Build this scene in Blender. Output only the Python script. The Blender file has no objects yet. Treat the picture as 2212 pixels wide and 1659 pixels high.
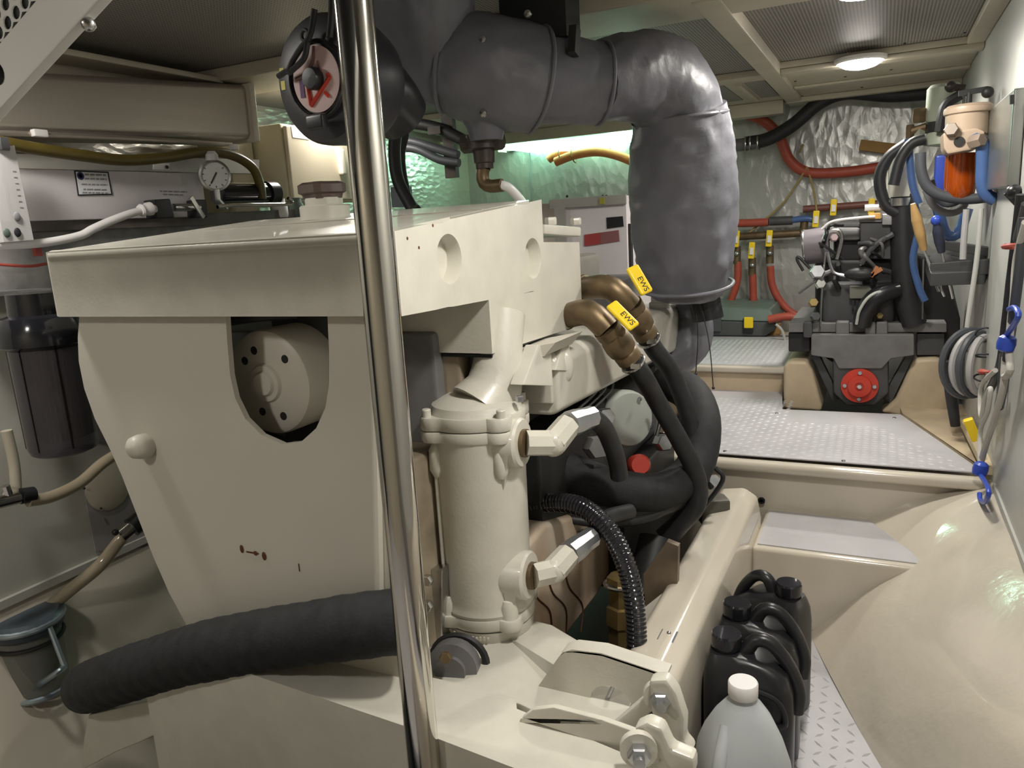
import bpy, bmesh, math, random
from mathutils import Vector, Matrix, noise
random.seed(7)
C = bpy.context.scene.collection
V = Vector
# ------------------------------------------------------------------ camera
FPX = 1639.3077
EYE = 1.23
# rows: world X (to starboard), Y (aft), Z (up) expressed in lens axes (right, down, forward)
RM = ((0.90068458, 0.03736349, -0.43286402), (0.43065178, -0.20863043, 0.87807311), (-0.05750073, -0.97728057, -0.20400087))
cd = bpy.data.cameras.new('camera'); cam = bpy.data.objects.new('camera', cd); C.objects.link(cam)
cd.sensor_width = 36.0; cd.lens = FPX * 36.0 / 2212.0; cd.clip_start = 0.02; cd.clip_end = 50
cam.matrix_world = Matrix(((RM[0][0], -RM[0][1], -RM[0][2], 0), (RM[1][0], -RM[1][1], -RM[1][2], 0), (RM[2][0], -RM[2][1], -RM[2][2], EYE), (0, 0, 0, 1)))
bpy.context.scene.camera = cam
# ------------------------------------------------------------------ world, exposure
W = bpy.data.worlds.new('world'); bpy.context.scene.world = W; W.use_nodes = True
W.node_tree.nodes['Background'].inputs[0].default_value = (0.9, 1.0, 0.95, 1)
W.node_tree.nodes['Background'].inputs[1].default_value = 0.02
vs = bpy.context.scene.view_settings
vs.view_transform = 'Standard'; vs.look = 'None'; vs.gamma = 1; vs.use_curve_mapping = False
vs.exposure = -0.15
LAMP_W = 11.0          # watts per round ceiling lamp
TUBE_W = 14.0         # fluorescent tube
WARM = (1.0, 0.955, 0.88); GREEN = (0.50, 1.0, 0.74)

# ------------------------------------------------------------------ survey helpers (photo measurements -> metres)
def ray(px, py):
    d = (px - 1106, py - 829.5, FPX)
    return V([sum(r[i] * d[i] for i in range(3)) for r in RM])
def at(px, py, X=None, Y=None, Z=None):
    d = ray(px, py)
    t = Y / d.y if Y is not None else X / d.x if X is not None else (Z - EYE) / d.z
    return d * t + V((0, 0, EYE))
def m(npx, p):       # metres spanned by npx photo pixels at point p
    q = V(p) - V((0, 0, EYE)); return npx * (q.x * RM[0][2] + q.y * RM[1][2] + q.z * RM[2][2]) / FPX

# ------------------------------------------------------------------ materials
MATS = {}
def mat(name, col, rough=0.5, metal=0.0, var=0.0, vscale=8.0, bump=0.0, bscale=60.0, col2=None, spec=0.5, coat=0.0, trans=0.0, emit=None, estr=0.0, ior=1.45, stretch=None, alpha=1.0):
    if name in MATS: return MATS[name]
    M = bpy.data.materials.new(name); M.use_nodes = True; nt = M.node_tree; b = nt.nodes['Principled BSDF']
    b.inputs['Base Color'].default_value = (*col, 1); b.inputs['Roughness'].default_value = rough; b.inputs['Metallic'].default_value = metal
    b.inputs['Specular IOR Level'].default_value = spec; b.inputs['Coat Weight'].default_value = coat
    b.inputs['Transmission Weight'].default_value = trans; b.inputs['IOR'].default_value = ior; b.inputs['Alpha'].default_value = alpha
    if emit: b.inputs['Emission Color'].default_value = (*emit, 1); b.inputs['Emission Strength'].default_value = estr
    tc = nt.nodes.new('ShaderNodeTexCoord'); src = tc.outputs['Object']
    if stretch:
        mp = nt.nodes.new('ShaderNodeMapping'); mp.inputs['Scale'].default_value = stretch; nt.links.new(src, mp.inputs[0]); src = mp.outputs[0]
    if var > 0:
        n = nt.nodes.new('ShaderNodeTexNoise'); n.inputs['Scale'].default_value = vscale; n.inputs['Detail'].default_value = 5; nt.links.new(src, n.inputs['Vector'])
        r = nt.nodes.new('ShaderNodeMapRange'); r.inputs[1].default_value = 0.35; r.inputs[2].default_value = 0.7; nt.links.new(n.outputs[0], r.inputs[0])
        x = nt.nodes.new('ShaderNodeMix'); x.data_type = 'RGBA'
        c2 = col2 if col2 else tuple(c * (1 - var) for c in col)
        x.inputs[6].default_value = (*col, 1); x.inputs[7].default_value = (*c2, 1)
        nt.links.new(r.outputs[0], x.inputs[0]); nt.links.new(x.outputs[2], b.inputs['Base Color'])
    if bump > 0:
        n = nt.nodes.new('ShaderNodeTexNoise'); n.inputs['Scale'].default_value = bscale; n.inputs['Detail'].default_value = 4; nt.links.new(src, n.inputs['Vector'])
        bp = nt.nodes.new('ShaderNodeBump'); bp.inputs['Strength'].default_value = bump; bp.inputs['Distance'].default_value = 0.004
        nt.links.new(n.outputs[0], bp.inputs['Height']); nt.links.new(bp.outputs[0], b.inputs['Normal'])
    MATS[name] = M; return M
def perf_mat(name, col, hole, pitch, axes=(0, 1), rad=0.32, rough=0.5):
    """sheet with fine perforation too small to pick apart (under 5 px)"""
    M = bpy.data.materials.new(name); M.use_nodes = True; nt = M.node_tree; b = nt.nodes['Principled BSDF']; L = nt.links.new
    b.inputs['Roughness'].default_value = rough
    tc = nt.nodes.new('ShaderNodeTexCoord'); sp = nt.nodes.new('ShaderNodeSeparateXYZ'); L(tc.outputs['Object'], sp.inputs[0])
    sq = []
    for a in axes:
        d = nt.nodes.new('ShaderNodeMath'); d.operation = 'DIVIDE'; L(sp.outputs[a], d.inputs[0]); d.inputs[1].default_value = pitch
        fr = nt.nodes.new('ShaderNodeMath'); fr.operation = 'FRACT'; L(d.outputs[0], fr.inputs[0])
        s = nt.nodes.new('ShaderNodeMath'); s.operation = 'SUBTRACT'; L(fr.outputs[0], s.inputs[0]); s.inputs[1].default_value = 0.5
        p = nt.nodes.new('ShaderNodeMath'); p.operation = 'POWER'; L(s.outputs[0], p.inputs[0]); p.inputs[1].default_value = 2; sq.append(p)
    ad = nt.nodes.new('ShaderNodeMath'); ad.operation = 'ADD'; L(sq[0].outputs[0], ad.inputs[0]); L(sq[1].outputs[0], ad.inputs[1])
    lt = nt.nodes.new('ShaderNodeMath'); lt.operation = 'LESS_THAN'; L(ad.outputs[0], lt.inputs[0]); lt.inputs[1].default_value = rad * rad
    x = nt.nodes.new('ShaderNodeMix'); x.data_type = 'RGBA'; x.inputs[6].default_value = (*col, 1); x.inputs[7].default_value = (*hole, 1)
    L(lt.outputs[0], x.inputs[0]); L(x.outputs[2], b.inputs['Base Color'])
    MATS[name] = M; return M
def foil_mat(name, col, stretch):
    M = bpy.data.materials.new(name); M.use_nodes = True; nt = M.node_tree; b = nt.nodes['Principled BSDF']; L = nt.links.new
    b.inputs['Base Color'].default_value = (*col, 1); b.inputs['Metallic'].default_value = 0.55; b.inputs['Roughness'].default_value = 0.3
    tc = nt.nodes.new('ShaderNodeTexCoord'); mp = nt.nodes.new('ShaderNodeMapping'); mp.inputs['Scale'].default_value = stretch; L(tc.outputs['Object'], mp.inputs[0])
    n = nt.nodes.new('ShaderNodeTexNoise'); n.inputs['Scale'].default_value = 14; n.inputs['Detail'].default_value = 6; n.inputs['Distortion'].default_value = 1.2; L(mp.outputs[0], n.inputs['Vector'])
    v = nt.nodes.new('ShaderNodeTexVoronoi'); v.inputs['Scale'].default_value = 22; L(mp.outputs[0], v.inputs['Vector'])
    ad = nt.nodes.new('ShaderNodeMath'); ad.operation = 'ADD'; L(n.outputs[0], ad.inputs[0]); L(v.outputs['Distance'], ad.inputs[1])
    bp = nt.nodes.new('ShaderNodeBump'); bp.inputs['Strength'].default_value = 0.6; bp.inputs['Distance'].default_value = 0.006; L(ad.outputs[0], bp.inputs['Height']); L(bp.outputs[0], b.inputs['Normal'])
    MATS[name] = M; return M
cream = mat('engine_enamel', (0.60, 0.575, 0.50), 0.34, var=0.10, vscale=14, bump=0.10, bscale=120, coat=0.2)
cream2 = mat('engine_enamel_plain', (0.57, 0.54, 0.47), 0.42, var=0.05, vscale=5)
stained = mat('stained_enamel', (0.58, 0.50, 0.40), 0.45, var=0.6, vscale=7, col2=(0.38, 0.25, 0.15), stretch=(1, 1, 0.4))
gel = mat('gelcoat', (0.60, 0.545, 0.455), 0.16, var=0.10, vscale=4, bump=0.10, bscale=22, coat=0.5)
gelhull = mat('gelcoat_hull', (0.60, 0.545, 0.455), 0.14, var=0.10, vscale=4, bump=0.40, bscale=30, coat=0.6)
gelraw = mat('gelcoat_dull', (0.56, 0.45, 0.31), 0.45, var=0.25, vscale=9)
trimc = mat('cream_trim_paint', (0.52, 0.47, 0.37), 0.45, var=0.12, vscale=6)
wallgrey = mat('grey_wall_paint', (0.46, 0.46, 0.43), 0.38, var=0.08, vscale=2.5, bump=0.05, bscale=18)
hullwhite = mat('hull_side_paint', (0.50, 0.49, 0.44), 0.35, var=0.2, vscale=3)
plate = mat('floor_plate_paint', (0.47, 0.46, 0.475), 0.38, var=0.12, vscale=10)
foil = foil_mat('foil_insulation', (0.50, 0.50, 0.48), (1, 1, 0.55))
foilw = foil_mat('foil_insulation_side', (0.60, 0.58, 0.52), (1, 0.7, 1.8))
ceilp = perf_mat('perforated_ceiling_sheet', (0.30, 0.28, 0.25), (0.05, 0.05, 0.045), 0.0105)
rubber = mat('black_rubber', (0.022, 0.022, 0.024), 0.5, var=0.3, vscale=30)
foam = mat('black_foam_hose', (0.020, 0.020, 0.022), 0.75, var=0.4, vscale=40, bump=0.2, bscale=200)
blackp = mat('black_plastic', (0.016, 0.016, 0.018), 0.32)
blackg = mat('black_gloss_plastic', (0.014, 0.014, 0.018), 0.15, coat=0.3)
cloth = mat('grey_lagging_cloth', (0.15, 0.15, 0.172), 0.42, var=0.15, vscale=9, bump=0.5, bscale=26)
chrome = mat('polished_steel', (0.62, 0.60, 0.56), 0.10, 1.0)
steel = mat('bright_steel', (0.55, 0.55, 0.54), 0.26, 1.0)
zinc = mat('zinc_fitting', (0.52, 0.53, 0.55), 0.32, 0.9, var=0.2, vscale=30)
bronze = mat('bronze', (0.19, 0.135, 0.075), 0.45, 0.6, var=0.4, vscale=20)
brass = mat('dull_brass', (0.30, 0.22, 0.09), 0.4, 0.7, var=0.3, vscale=20)
yellow = mat('yellow_vinyl', (0.85, 0.60, 0.02), 0.35)
ink = mat('black_ink', (0.02, 0.02, 0.025), 0.6)
inkgrey = mat('grey_ink', (0.25, 0.25, 0.26), 0.6)
redm = mat('red_paint', (0.55, 0.05, 0.03), 0.35, var=0.15, vscale=20)
redhose = mat('red_hose_rubber', (0.40, 0.075, 0.045), 0.5, var=0.2, vscale=14)
orangehose = mat('orange_hose_rubber', (0.78, 0.27, 0.10), 0.5, var=0.15, vscale=14)
yellowhose = mat('amber_hose', (0.115, 0.085, 0.018), 0.35, var=0.25, vscale=12)
amberclear = mat('clear_tan_hose', (0.45, 0.38, 0.27), 0.12, coat=0.5, trans=0.25)
whitep = mat('white_plastic', (0.75, 0.73, 0.72), 0.35)
whitebox = mat('white_powder_coat', (0.66, 0.62, 0.63), 0.4, var=0.04, vscale=6)
beige = mat('beige_enclosure', (0.60, 0.55, 0.40), 0.4, var=0.05, vscale=6)
brushed = mat('brushed_aluminium', (0.55, 0.49, 0.42), 0.38, 0.75, var=0.15, vscale=4, stretch=(1, .15, 4))
gdark = mat('genset_grey', (0.07, 0.07, 0.073), 0.4, var=0.3, vscale=12)
gmid = mat('genset_mid_grey', (0.165, 0.16, 0.16), 0.42, var=0.25, vscale=15)
gblack = mat('genset_black', (0.018, 0.018, 0.018), 0.5)
grey_paint = mat('grey_green_paint', (0.40, 0.42, 0.38), 0.4, var=0.15, vscale=12)
bluep = mat('blue_plastic', (0.03, 0.07, 0.42), 0.35)
bluehose = mat('blue_hose', (0.06, 0.115, 0.27), 0.32, var=0.15, vscale=15)
greyhose = mat('dark_grey_hose', (0.06, 0.065, 0.075), 0.45)
filterbeige = mat('filter_head_enamel', (0.42, 0.32, 0.235), 0.42, var=0.1, vscale=20)
filtergreen = mat('pale_green_enamel', (0.36, 0.40, 0.31), 0.42)
amber = mat('amber_bowl', (0.42, 0.07, 0.004), 0.12, trans=0.35, coat=0.4)
clearp = mat('clear_acrylic', (0.80, 0.79, 0.79), 0.10, trans=0.35, ior=1.3)
smoke = mat('smoked_bowl', (0.16, 0.15, 0.17), 0.12, trans=0.55, ior=1.25, coat=0.3)
glass = mat('bowl_glass', (0.55, 0.56, 0.52), 0.08, trans=0.7, ior=1.2)
pleat = mat('pleated_element', (0.34, 0.27, 0.20), 0.8)
jugm = mat('translucent_jug', (0.62, 0.66, 0.68), 0.32, trans=0.25, var=0.08, vscale=6, ior=1.2)
kraft = mat('wood_block', (0.42, 0.24, 0.08), 0.7, var=0.2, vscale=10)
rope = mat('white_cord', (0.50, 0.48, 0.44), 0.7)
redtie = mat('red_tie', (0.40, 0.08, 0.06), 0.5)
tan_handle = mat('tan_handle', (0.45, 0.28, 0.11), 0.5, var=0.2, vscale=20)
greenbox = mat('green_grey_case', (0.13, 0.17, 0.145), 0.5, var=0.15, vscale=12)
pink = mat('pink_label', (0.66, 0.47, 0.45), 0.4)
labelw = mat('white_label', (0.74, 0.74, 0.75), 0.5)
redlab = mat('red_label', (0.34, 0.05, 0.05), 0.5); redlab2 = mat('dull_red_label', (0.24, 0.10, 0.10), 0.5)
ylab = mat('yellow_label', (0.75, 0.66, 0.10), 0.5)
cordbr = mat('tan_cord', (0.30, 0.22, 0.09), 0.7)
copper = mat('copper_lug', (0.70, 0.30, 0.14), 0.35, 0.8)
rust = mat('rust_stain', (0.10, 0.035, 0.015), 0.8)

# ------------------------------------------------------------------ mesh builder
def basis(axis):
    a = V(axis).normalized(); t = V((0, 0, 1)) if abs(a.z) < 0.9 else V((1, 0, 0))
    u = a.cross(t).normalized(); return u, a.cross(u).normalized(), a
def resample(path, n, smooth=True):
    P = [V(p) for p in path]
    if smooth and len(P) > 2:
        Q = []
        E_ = [P[0] * 2 - P[1]] + P + [P[-1] * 2 - P[-2]]
        for i in range(1, len(E_) - 2):
            p0, p1, p2, p3 = E_[i - 1:i + 3]
            for k in range(16):
                t = k / 16
                Q.append(0.5 * (2 * p1 + (p2 - p0) * t + (2 * p0 - 5 * p1 + 4 * p2 - p3) * t * t + (3 * p1 - p0 - 3 * p2 + p3) * t ** 3))
        Q.append(P[-1]); P = Q
    L = [0]
    for i in range(1, len(P)): L.append(L[-1] + (P[i] - P[i - 1]).length)
    out = []; j = 0
    for k in range(n):
        s = L[-1] * k / (n - 1)
        while j < len(P) - 2 and L[j + 1] < s: j += 1
        d = L[j + 1] - L[j]; out.append(P[j].lerp(P[j + 1], (s - L[j]) / d if d > 1e-9 else 0))
    return out, L[-1]
class MB:
    def __init__(s): s.v = []; s.f = []
    def add(s, vs_, fs): o = len(s.v); s.v += [V(p) for p in vs_]; s.f += [tuple(i + o for i in q) for q in fs]; return s
    def box(s, c, sz, M=None):
        c = V(c); M = M or Matrix.Identity(3)
        P = [c + M @ V((sx * sz[0] / 2, sy * sz[1] / 2, sz_ * sz[2] / 2)) for sz_ in (-1, 1) for sx, sy in ((-1, -1), (1, -1), (1, 1), (-1, 1))]
        return s.add(P, [(3, 2, 1, 0), (4, 5, 6, 7), (0, 1, 5, 4), (1, 2, 6, 5), (2, 3, 7, 6), (3, 0, 4, 7)])
    def bb(s, a, b): return s.box(((a[0] + b[0]) / 2, (a[1] + b[1]) / 2, (a[2] + b[2]) / 2), (abs(b[0] - a[0]), abs(b[1] - a[1]), abs(b[2] - a[2])))
    def bar(s, a, b, w, h):
        a = V(a); b = V(b); d = b - a; z = V((0, 0, 1)) if abs(d.normalized().z) < 0.95 else V((0, 1, 0))
        x = d.normalized(); y = z.cross(x).normalized(); zz = x.cross(y)
        return s.box((a + b) / 2, (d.length, w, h), Matrix((x, y, zz)).transposed())
    def prism(s, pts, ext):
        pts = [V(p) for p in pts]; e = V(ext); n = len(pts)
        return s.add(pts + [p + e for p in pts], [tuple(range(n - 1, -1, -1)), tuple(range(n, 2 * n))] + [(i, (i + 1) % n, n + (i + 1) % n, n + i) for i in range(n)])
    def loft(s, rings, cap=True, close=False):
        n = len(rings[0]); P = [p for r in rings for p in r]; F = []; k = len(rings)
        for i in range(k if close else k - 1):
            for j in range(n):
                a, b = i * n, ((i + 1) % k) * n; F.append((a + j, a + (j + 1) % n, b + (j + 1) % n, b + j))
        if cap and not close: F += [tuple(range(n - 1, -1, -1)), tuple((k - 1) * n + j for j in range(n))]
        return s.add(P, F)
    def tube(s, path, r, n=12, fn=None, step=None, smooth=True, cap=True):
        """r: radius or list of radii along the path; fn(t, theta, arc, point) -> factor"""
        _, Ln = resample(path, 3, smooth); rr = r if isinstance(r, (list, tuple)) else [r]
        st = step or max(min(rr) * 0.7, Ln / 260); k = max(3 if len(path) > 2 else 2, int(Ln / st) + 2)
        if len(path) == 2 and not fn: k = max(2, len(rr))
        P, Ln = resample(path, k, smooth); rings = []; u = None
        for i, p in enumerate(P):
            d = (P[min(i + 1, k - 1)] - P[max(i - 1, 0)]).normalized()
            u = basis(d)[0] if u is None else (u - d * u.dot(d)).normalized()
            w = d.cross(u); t = i / (k - 1); x = t * (len(rr) - 1); j = min(int(x), len(rr) - 2) if len(rr) > 1 else 0
            R_ = rr[0] if len(rr) == 1 else rr[j] + (rr[j + 1] - rr[j]) * (x - j)
            rings.append([p + (u * math.cos(2 * math.pi * q / n) + w * math.sin(2 * math.pi * q / n)) * R_ * (fn(t, 2 * math.pi * q / n, t * Ln, p) if fn else 1) for q in range(n)])
        return s.loft(rings, cap)
    def lathe(s, prof, o, axis=(0, 0, 1), n=28):
        u, w, a = basis(axis); o = V(o)
        rings = [[o + a * h + (u * math.cos(2 * math.pi * q / n) + w * math.sin(2 * math.pi * q / n)) * max(r, 1e-5) for q in range(n)] for r, h in prof]
        return s.loft(rings)
    def cyl(s, a, b, r, n=20, r2=None):
        a = V(a); b = V(b); return s.lathe([(r, 0), (r2 if r2 is not None else r, (b - a).length)], a, b - a, n)
    def ball(s, c, r, n=14, sq=(1, 1, 1)):
        o = len(s.v); s.lathe([(r * math.sin(math.pi * i / 8), -r * math.cos(math.pi * i / 8)) for i in range(9)], c, (0, 0, 1), n)
        c = V(c)
        for i in range(o, len(s.v)): d = s.v[i] - c; s.v[i] = c + V((d.x * sq[0], d.y * sq[1], d.z * sq[2]))
        return s
    def hexn(s, o, axis, r, h): return s.lathe([(r * .9, 0), (r, h * .12), (r, h * .85), (r * .86, h)], o, axis, 6)
    def torus(s, c, axis, R_, r, n=32, k=10):
        u, w, a = basis(axis); c = V(c); rings = []
        for i in range(n):
            t = 2 * math.pi * i / n; d = u * math.cos(t) + w * math.sin(t)
            rings.append([c + d * (R_ + r * math.cos(2 * math.pi * j / k)) + a * r * math.sin(2 * math.pi * j / k) for j in range(k)])
        return s.loft(rings, close=True)
def base(mb):
    return V(((min(p.x for p in mb.v) + max(p.x for p in mb.v)) / 2, (min(p.y for p in mb.v) + max(p.y for p in mb.v)) / 2, min(p.z for p in mb.v)))
WLOC = {}
def obj(name, mb, ma, parent=None, bevel=0.0, seg=2, ang=35, kind=None, label=None, bsel=None):
    loc = base(mb) if parent is None else WLOC[parent]
    me = bpy.data.meshes.new(name); bm = bmesh.new()
    vs_ = [bm.verts.new(p - loc) for p in mb.v]
    for q in mb.f:
        try: bm.faces.new([vs_[i] for i in q])
        except ValueError: pass
    bmesh.ops.remove_doubles(bm, verts=bm.verts, dist=1e-5)
    bmesh.ops.recalc_face_normals(bm, faces=bm.faces)
    if bevel:
        es = [e for e in bm.edges if len(e.link_faces) == 2 and e.calc_face_angle(0) > math.radians(28) and (bsel is None or all(bsel(v.co + loc) for v in e.verts))]
        bmesh.ops.bevel(bm, geom=es, offset=bevel, segments=seg, profile=0.5, affect='EDGES', clamp_overlap=True)
    lim = math.radians(ang)
    for fc in bm.faces: fc.smooth = True
    for e in bm.edges: e.smooth = not (len(e.link_faces) == 2 and e.calc_face_angle(0) > lim)
    bm.to_mesh(me); bm.free(); me.materials.append(ma)
    o = bpy.data.objects.new(name, me); C.objects.link(o); WLOC[o] = loc
    if parent is None: o.location = loc
    else: o.parent = parent
    if bevel: w = o.modifiers.new('wn', 'WEIGHTED_NORMAL'); w.keep_sharp = True
    if kind: o['kind'] = kind
    if label: o['label'] = label
    return o
def thing(name, label, cat, loc=(0, 0, 0), group=None):
    o = bpy.data.objects.new(name, None); C.objects.link(o); o.location = V(loc); o.empty_display_size = 0.05
    o['label'] = label; o['category'] = cat; WLOC[o] = V(loc)
    if group: o['group'] = group
    return o
def solo(name, mb, ma, label, cat, group=None, **k):
    o = obj(name, mb, ma, **k); o['label'] = label; o['category'] = cat
    if group: o['group'] = group
    return o
def struct(name, mb, ma, **k): return obj(name, mb, ma, kind='structure', **k)
def text(name, s, size, o, xdir, ydir, ma, parent, sx=1.0):
    cu = bpy.data.curves.new(name, 'FONT'); cu.body = s; cu.size = size; cu.extrude = 0.0003; cu.align_x = 'CENTER'; cu.align_y = 'CENTER'
    t = bpy.data.objects.new(name, cu); C.objects.link(t)
    bpy.context.view_layer.update()
    me = bpy.data.meshes.new_from_object(t.evaluated_get(bpy.context.evaluated_depsgraph_get()))
    bpy.data.objects.remove(t); x = V(xdir).normalized(); y = V(ydir); y = (y - x * y.dot(x)).normalized(); z = x.cross(y)
    for v in me.vertices: v.co = V(o) + x * v.co.x * sx + y * v.co.y + z * (v.co.z + 0.0006) - WLOC[parent]
    me.materials.clear(); me.materials.append(ma); ob = bpy.data.objects.new(name, me); C.objects.link(ob); ob.parent = parent; WLOC[ob] = WLOC[parent]; return ob
def P(pxs, **k): return [at(x, y, **k) for x, y in pxs]
def path(pts):       # (px, py, Y) triples
    return [at(x, y, Y=Y) for x, y, Y in pts]
def corrug(pitch, amp): return lambda t, th, s, p: 1 + amp * math.sin(2 * math.pi * s / pitch)
def wrinkle(amp, sc, seed=0):
    def fn(t, th, s, p):
        q = p * sc + V((math.cos(th) * 1.5 + seed, math.sin(th) * 1.5, seed * 2.0))
        a = noise.noise(q) + 0.5 * noise.noise(q * 2.3)
        b = noise.noise(V((q.x * 2.2 + q.z * 1.5, q.y * 2.2, q.z * 1.1 - q.x))); c = noise.noise(q * 4.1)
        return 1 + amp * (1 - 2.2 * abs(a)) + amp * .8 * (0.35 - abs(b)) - amp * .5 * max(0, .12 - abs(c)) * 6
    return fn

# ================================================================== THE SETTING
CZ = 1.83; WX = 0.318; FY = 4.75; LX = -2.58
struct('floor', MB().bb((-0.32, 0.3, -0.03), (0.30, 2.3, 0.0)), plate)
floor_o = bpy.data.objects['floor']
def hull_b(Y): return -0.118 - 0.355 * (Y - 2.1)
def hull_m(Y):
    lin = hull_b(Y) + (WX - hull_b(Y)) * 0.61
    return lin - 0.0 if Y < 2.05 else min(0.30, 0.175 - 0.547 * (Y - 2.22)) if Y > 2.2 else lin
# raised lozenges of the near floor plate, each a part
tread = MB(); tread.add([(-.014, 0, 0), (0, -.0042, 0), (.014, 0, 0), (0, .0042, 0), (-.007, 0, .0022), (.007, 0, .0022)],
                        [(0, 1, 4), (1, 5, 4), (1, 2, 5), (2, 3, 5), (3, 4, 5), (3, 0, 4)])
tmesh = None; cnt = 0
rows = []
for i in range(26):
    for j in range(12):
        x = -0.16 + j * 0.034; y = 1.22 + i * 0.034
        if x < hull_b(y) - 0.012 and x > -0.115 - 0.04: rows.append((x, y, (i + j) % 2))
for x, y, q in rows[:290]:
    if tmesh is None:
        o = obj('tread', tread, plate, floor_o); tmesh = o.data
        for v in tmesh.vertices: v.co += WLOC[floor_o]
    else: o = bpy.data.objects.new('tread', tmesh); C.objects.link(o); o.parent = floor_o
    o.location = V((x, y, 0)) - WLOC[floor_o]; o.rotation_euler = (0, 0, math.radians(45 if q else -45))
# hull side under the starboard wall
g = MB(); NY, NZ = 40, 14; rings = []
for i in range(NY):
    Y = 0.3 + 2.62 * i / (NY - 1); b_, mm, t_ = hull_b(Y), hull_m(Y), WX + 0.01
    col = []
    for k in range(NZ):
        s = k / (NZ - 1); l0 = (s - .61) * (s - 1) / (.61); l1 = s * (s - 1) / (.61 * (.61 - 1)); l2 = s * (s - .61) / (1 - .61)
        lin = b_ * (1 - s) + t_ * s
        x = 0.55 * (b_ * l0 + mm * l1 + t_ * l2) + 0.45 * lin; z = 0.41 * s + 0.035 * math.sin(math.pi * s)
        n_ = 0.008 * noise.noise(V((x * 5, Y * 4, z * 5)))
        col.append(V((x - n_, Y, z + n_)))
    rings.append(col)
vv = [p for c in rings for p in c]; ff = [(i * NZ + k, i * NZ + k + 1, (i + 1) * NZ + k + 1, (i + 1) * NZ + k) for i in range(NY - 1) for k in range(NZ - 1)]
struct('wall_hull_starboard', g.add(vv, ff), gelhull)
# starboard wall panel
struct('wall_right', MB().bb((WX, 0.2, 0.40), (WX + 0.04, FY, CZ)), wallgrey)
struct('trim_1', MB().bb((WX - 0.006, 0.3, 0.405), (WX, 2.46, 0.425)), wallgrey)
# access step and platforms
st = struct('floor_step', MB().prism([(-0.32, 2.20, 0.0), (0.20, 2.20, 0.0), (0.02, 2.54, 0.0), (-0.32, 2.54, 0.0)], (0, 0, 0.25)), gel, bevel=0.014, seg=3)
obj('step_tread', MB().prism([(-0.305, 2.222, 0.2505), (0.145, 2.222, 0.2505), (-0.005, 2.505, 0.2505), (-0.305, 2.505, 0.2505)], (0, 0, 0.003)), plate, st)
obj('drain_hole', MB().lathe([(.012, 0), (.012, .004), (.006, .004), (.006, 0)], at(1645, 1081, Y=2.515), (0, -1, 0), 16), blackp, st)
pf = struct('floor_platform', MB().bb((-0.75, 2.53, 0.0), (WX, 3.30, 0.40)), gel)
lip = MB().bb((-0.75, 2.485, 0.385), (0.30, 2.53, 0.422)); obj('lip', lip, gel, pf, bevel=0.014, seg=3)
pe = [at(1500, 986, Z=.424), at(2120, 1008, Z=.424), at(1945, 897, Z=.424), at(1690, 886, Z=.424), at(1690, 848, Z=.424), at(1480, 838, Z=.424)]
pe[0].y = pe[1].y = 2.54
top = obj('tread_plate', MB().prism(pe, (0, 0, 0.004)), plate, pf)
lz = MB(); random.seed(3)
for i in range(30):
    for j in range(34):
        x = -0.62 + j * 0.027; y = 2.56 + i * 0.027; q = (i + j) % 2
        xr = 0.30 - (y - 2.54) * 0.60
        if x > xr - 0.015 or (y > 3.0 and x > -0.30): continue
        d = V((.010, .004 if q else -.004, 0)); e = V((-d.y, d.x, 0)) * 0.4; c_ = V((x, y, .428))
        lz.add([c_ - d, c_ + e, c_ + d, c_ - e, c_ + V((0, 0, .0025))], [(0, 1, 4), (1, 2, 4), (2, 3, 4), (3, 0, 4)])
obj('lozenge', lz, plate, pf, kind='stuff')
for x, y in ((1678, 893), (1932, 903), (1822, 996), (1566, 975)):
    q = at(x, y, Z=.428); obj('screw', MB().lathe([(.007, 0), (.006, .003), (0, .004)], q, (0, 0, 1), 10), steel, pf)
struct('floor_platform_bed', MB().prism([at(1950, 893, Z=.41), at(2135, 1018, Z=.41), (WX, 2.6, .41), (WX, 3.5, .41), at(1940, 868, Z=.41)], (0, 0, -0.3)), gelraw)
p2y = at(1600, 792, Z=.545).y
p2 = struct('floor_platform_aft', MB().bb((-1.1, p2y + .03, 0.0), (at(1700, 800, Y=p2y).x, FY, 0.52)), gelraw, bevel=.01)
obj('lip', MB().bb((-1.1, p2y, 0.515), (at(1702, 800, Y=p2y).x, p2y + .05, 0.545)), gel, p2, bevel=.01, seg=3)
obj('tread_plate', MB().bb((-1.1, p2y + .03, 0.53), (at(1702, 800, Y=p2y).x - .01, FY - .3, 0.547)), plate, p2)
lz = MB()
for i in range(26):
    for j in range(26):
        x = -1.02 + j * 0.027; y = p2y + .06 + i * 0.027; q = (i + j) % 2
        if x > at(1702, 800, Y=p2y).x - .02: continue
        d = V((.010, .004 if q else -.004, 0)); e = V((-d.y, d.x, 0)) * 0.4; c_ = V((x, y, .547))
        lz.add([c_ - d, c_ + e, c_ + d, c_ - e, c_ + V((0, 0, .0025))], [(0, 1, 4), (1, 2, 4), (2, 3, 4), (3, 0, 4)])
obj('lozenge', lz, plate, p2, kind='stuff')
# engine bed stringers, bilge
sb = MB().prism([(-0.50, 0.2, 0.02), (-0.47, 0.2, 0.30), (-0.44, 0.2, 0.355), (-0.37, 0.2, 0.365), (-0.330, 0.2, 0.34), (-0.318, 0.2, 0.27), (-0.318, 0.2, 0.0)], (0, 2.2, 0))
struct('floor_stringer_starboard', sb, gel, bevel=.012, seg=3)
struct('floor_bilge', MB().bb((-2.4, 0.1, -0.34), (-0.45, 4.7, -0.3)), gblack)
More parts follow.
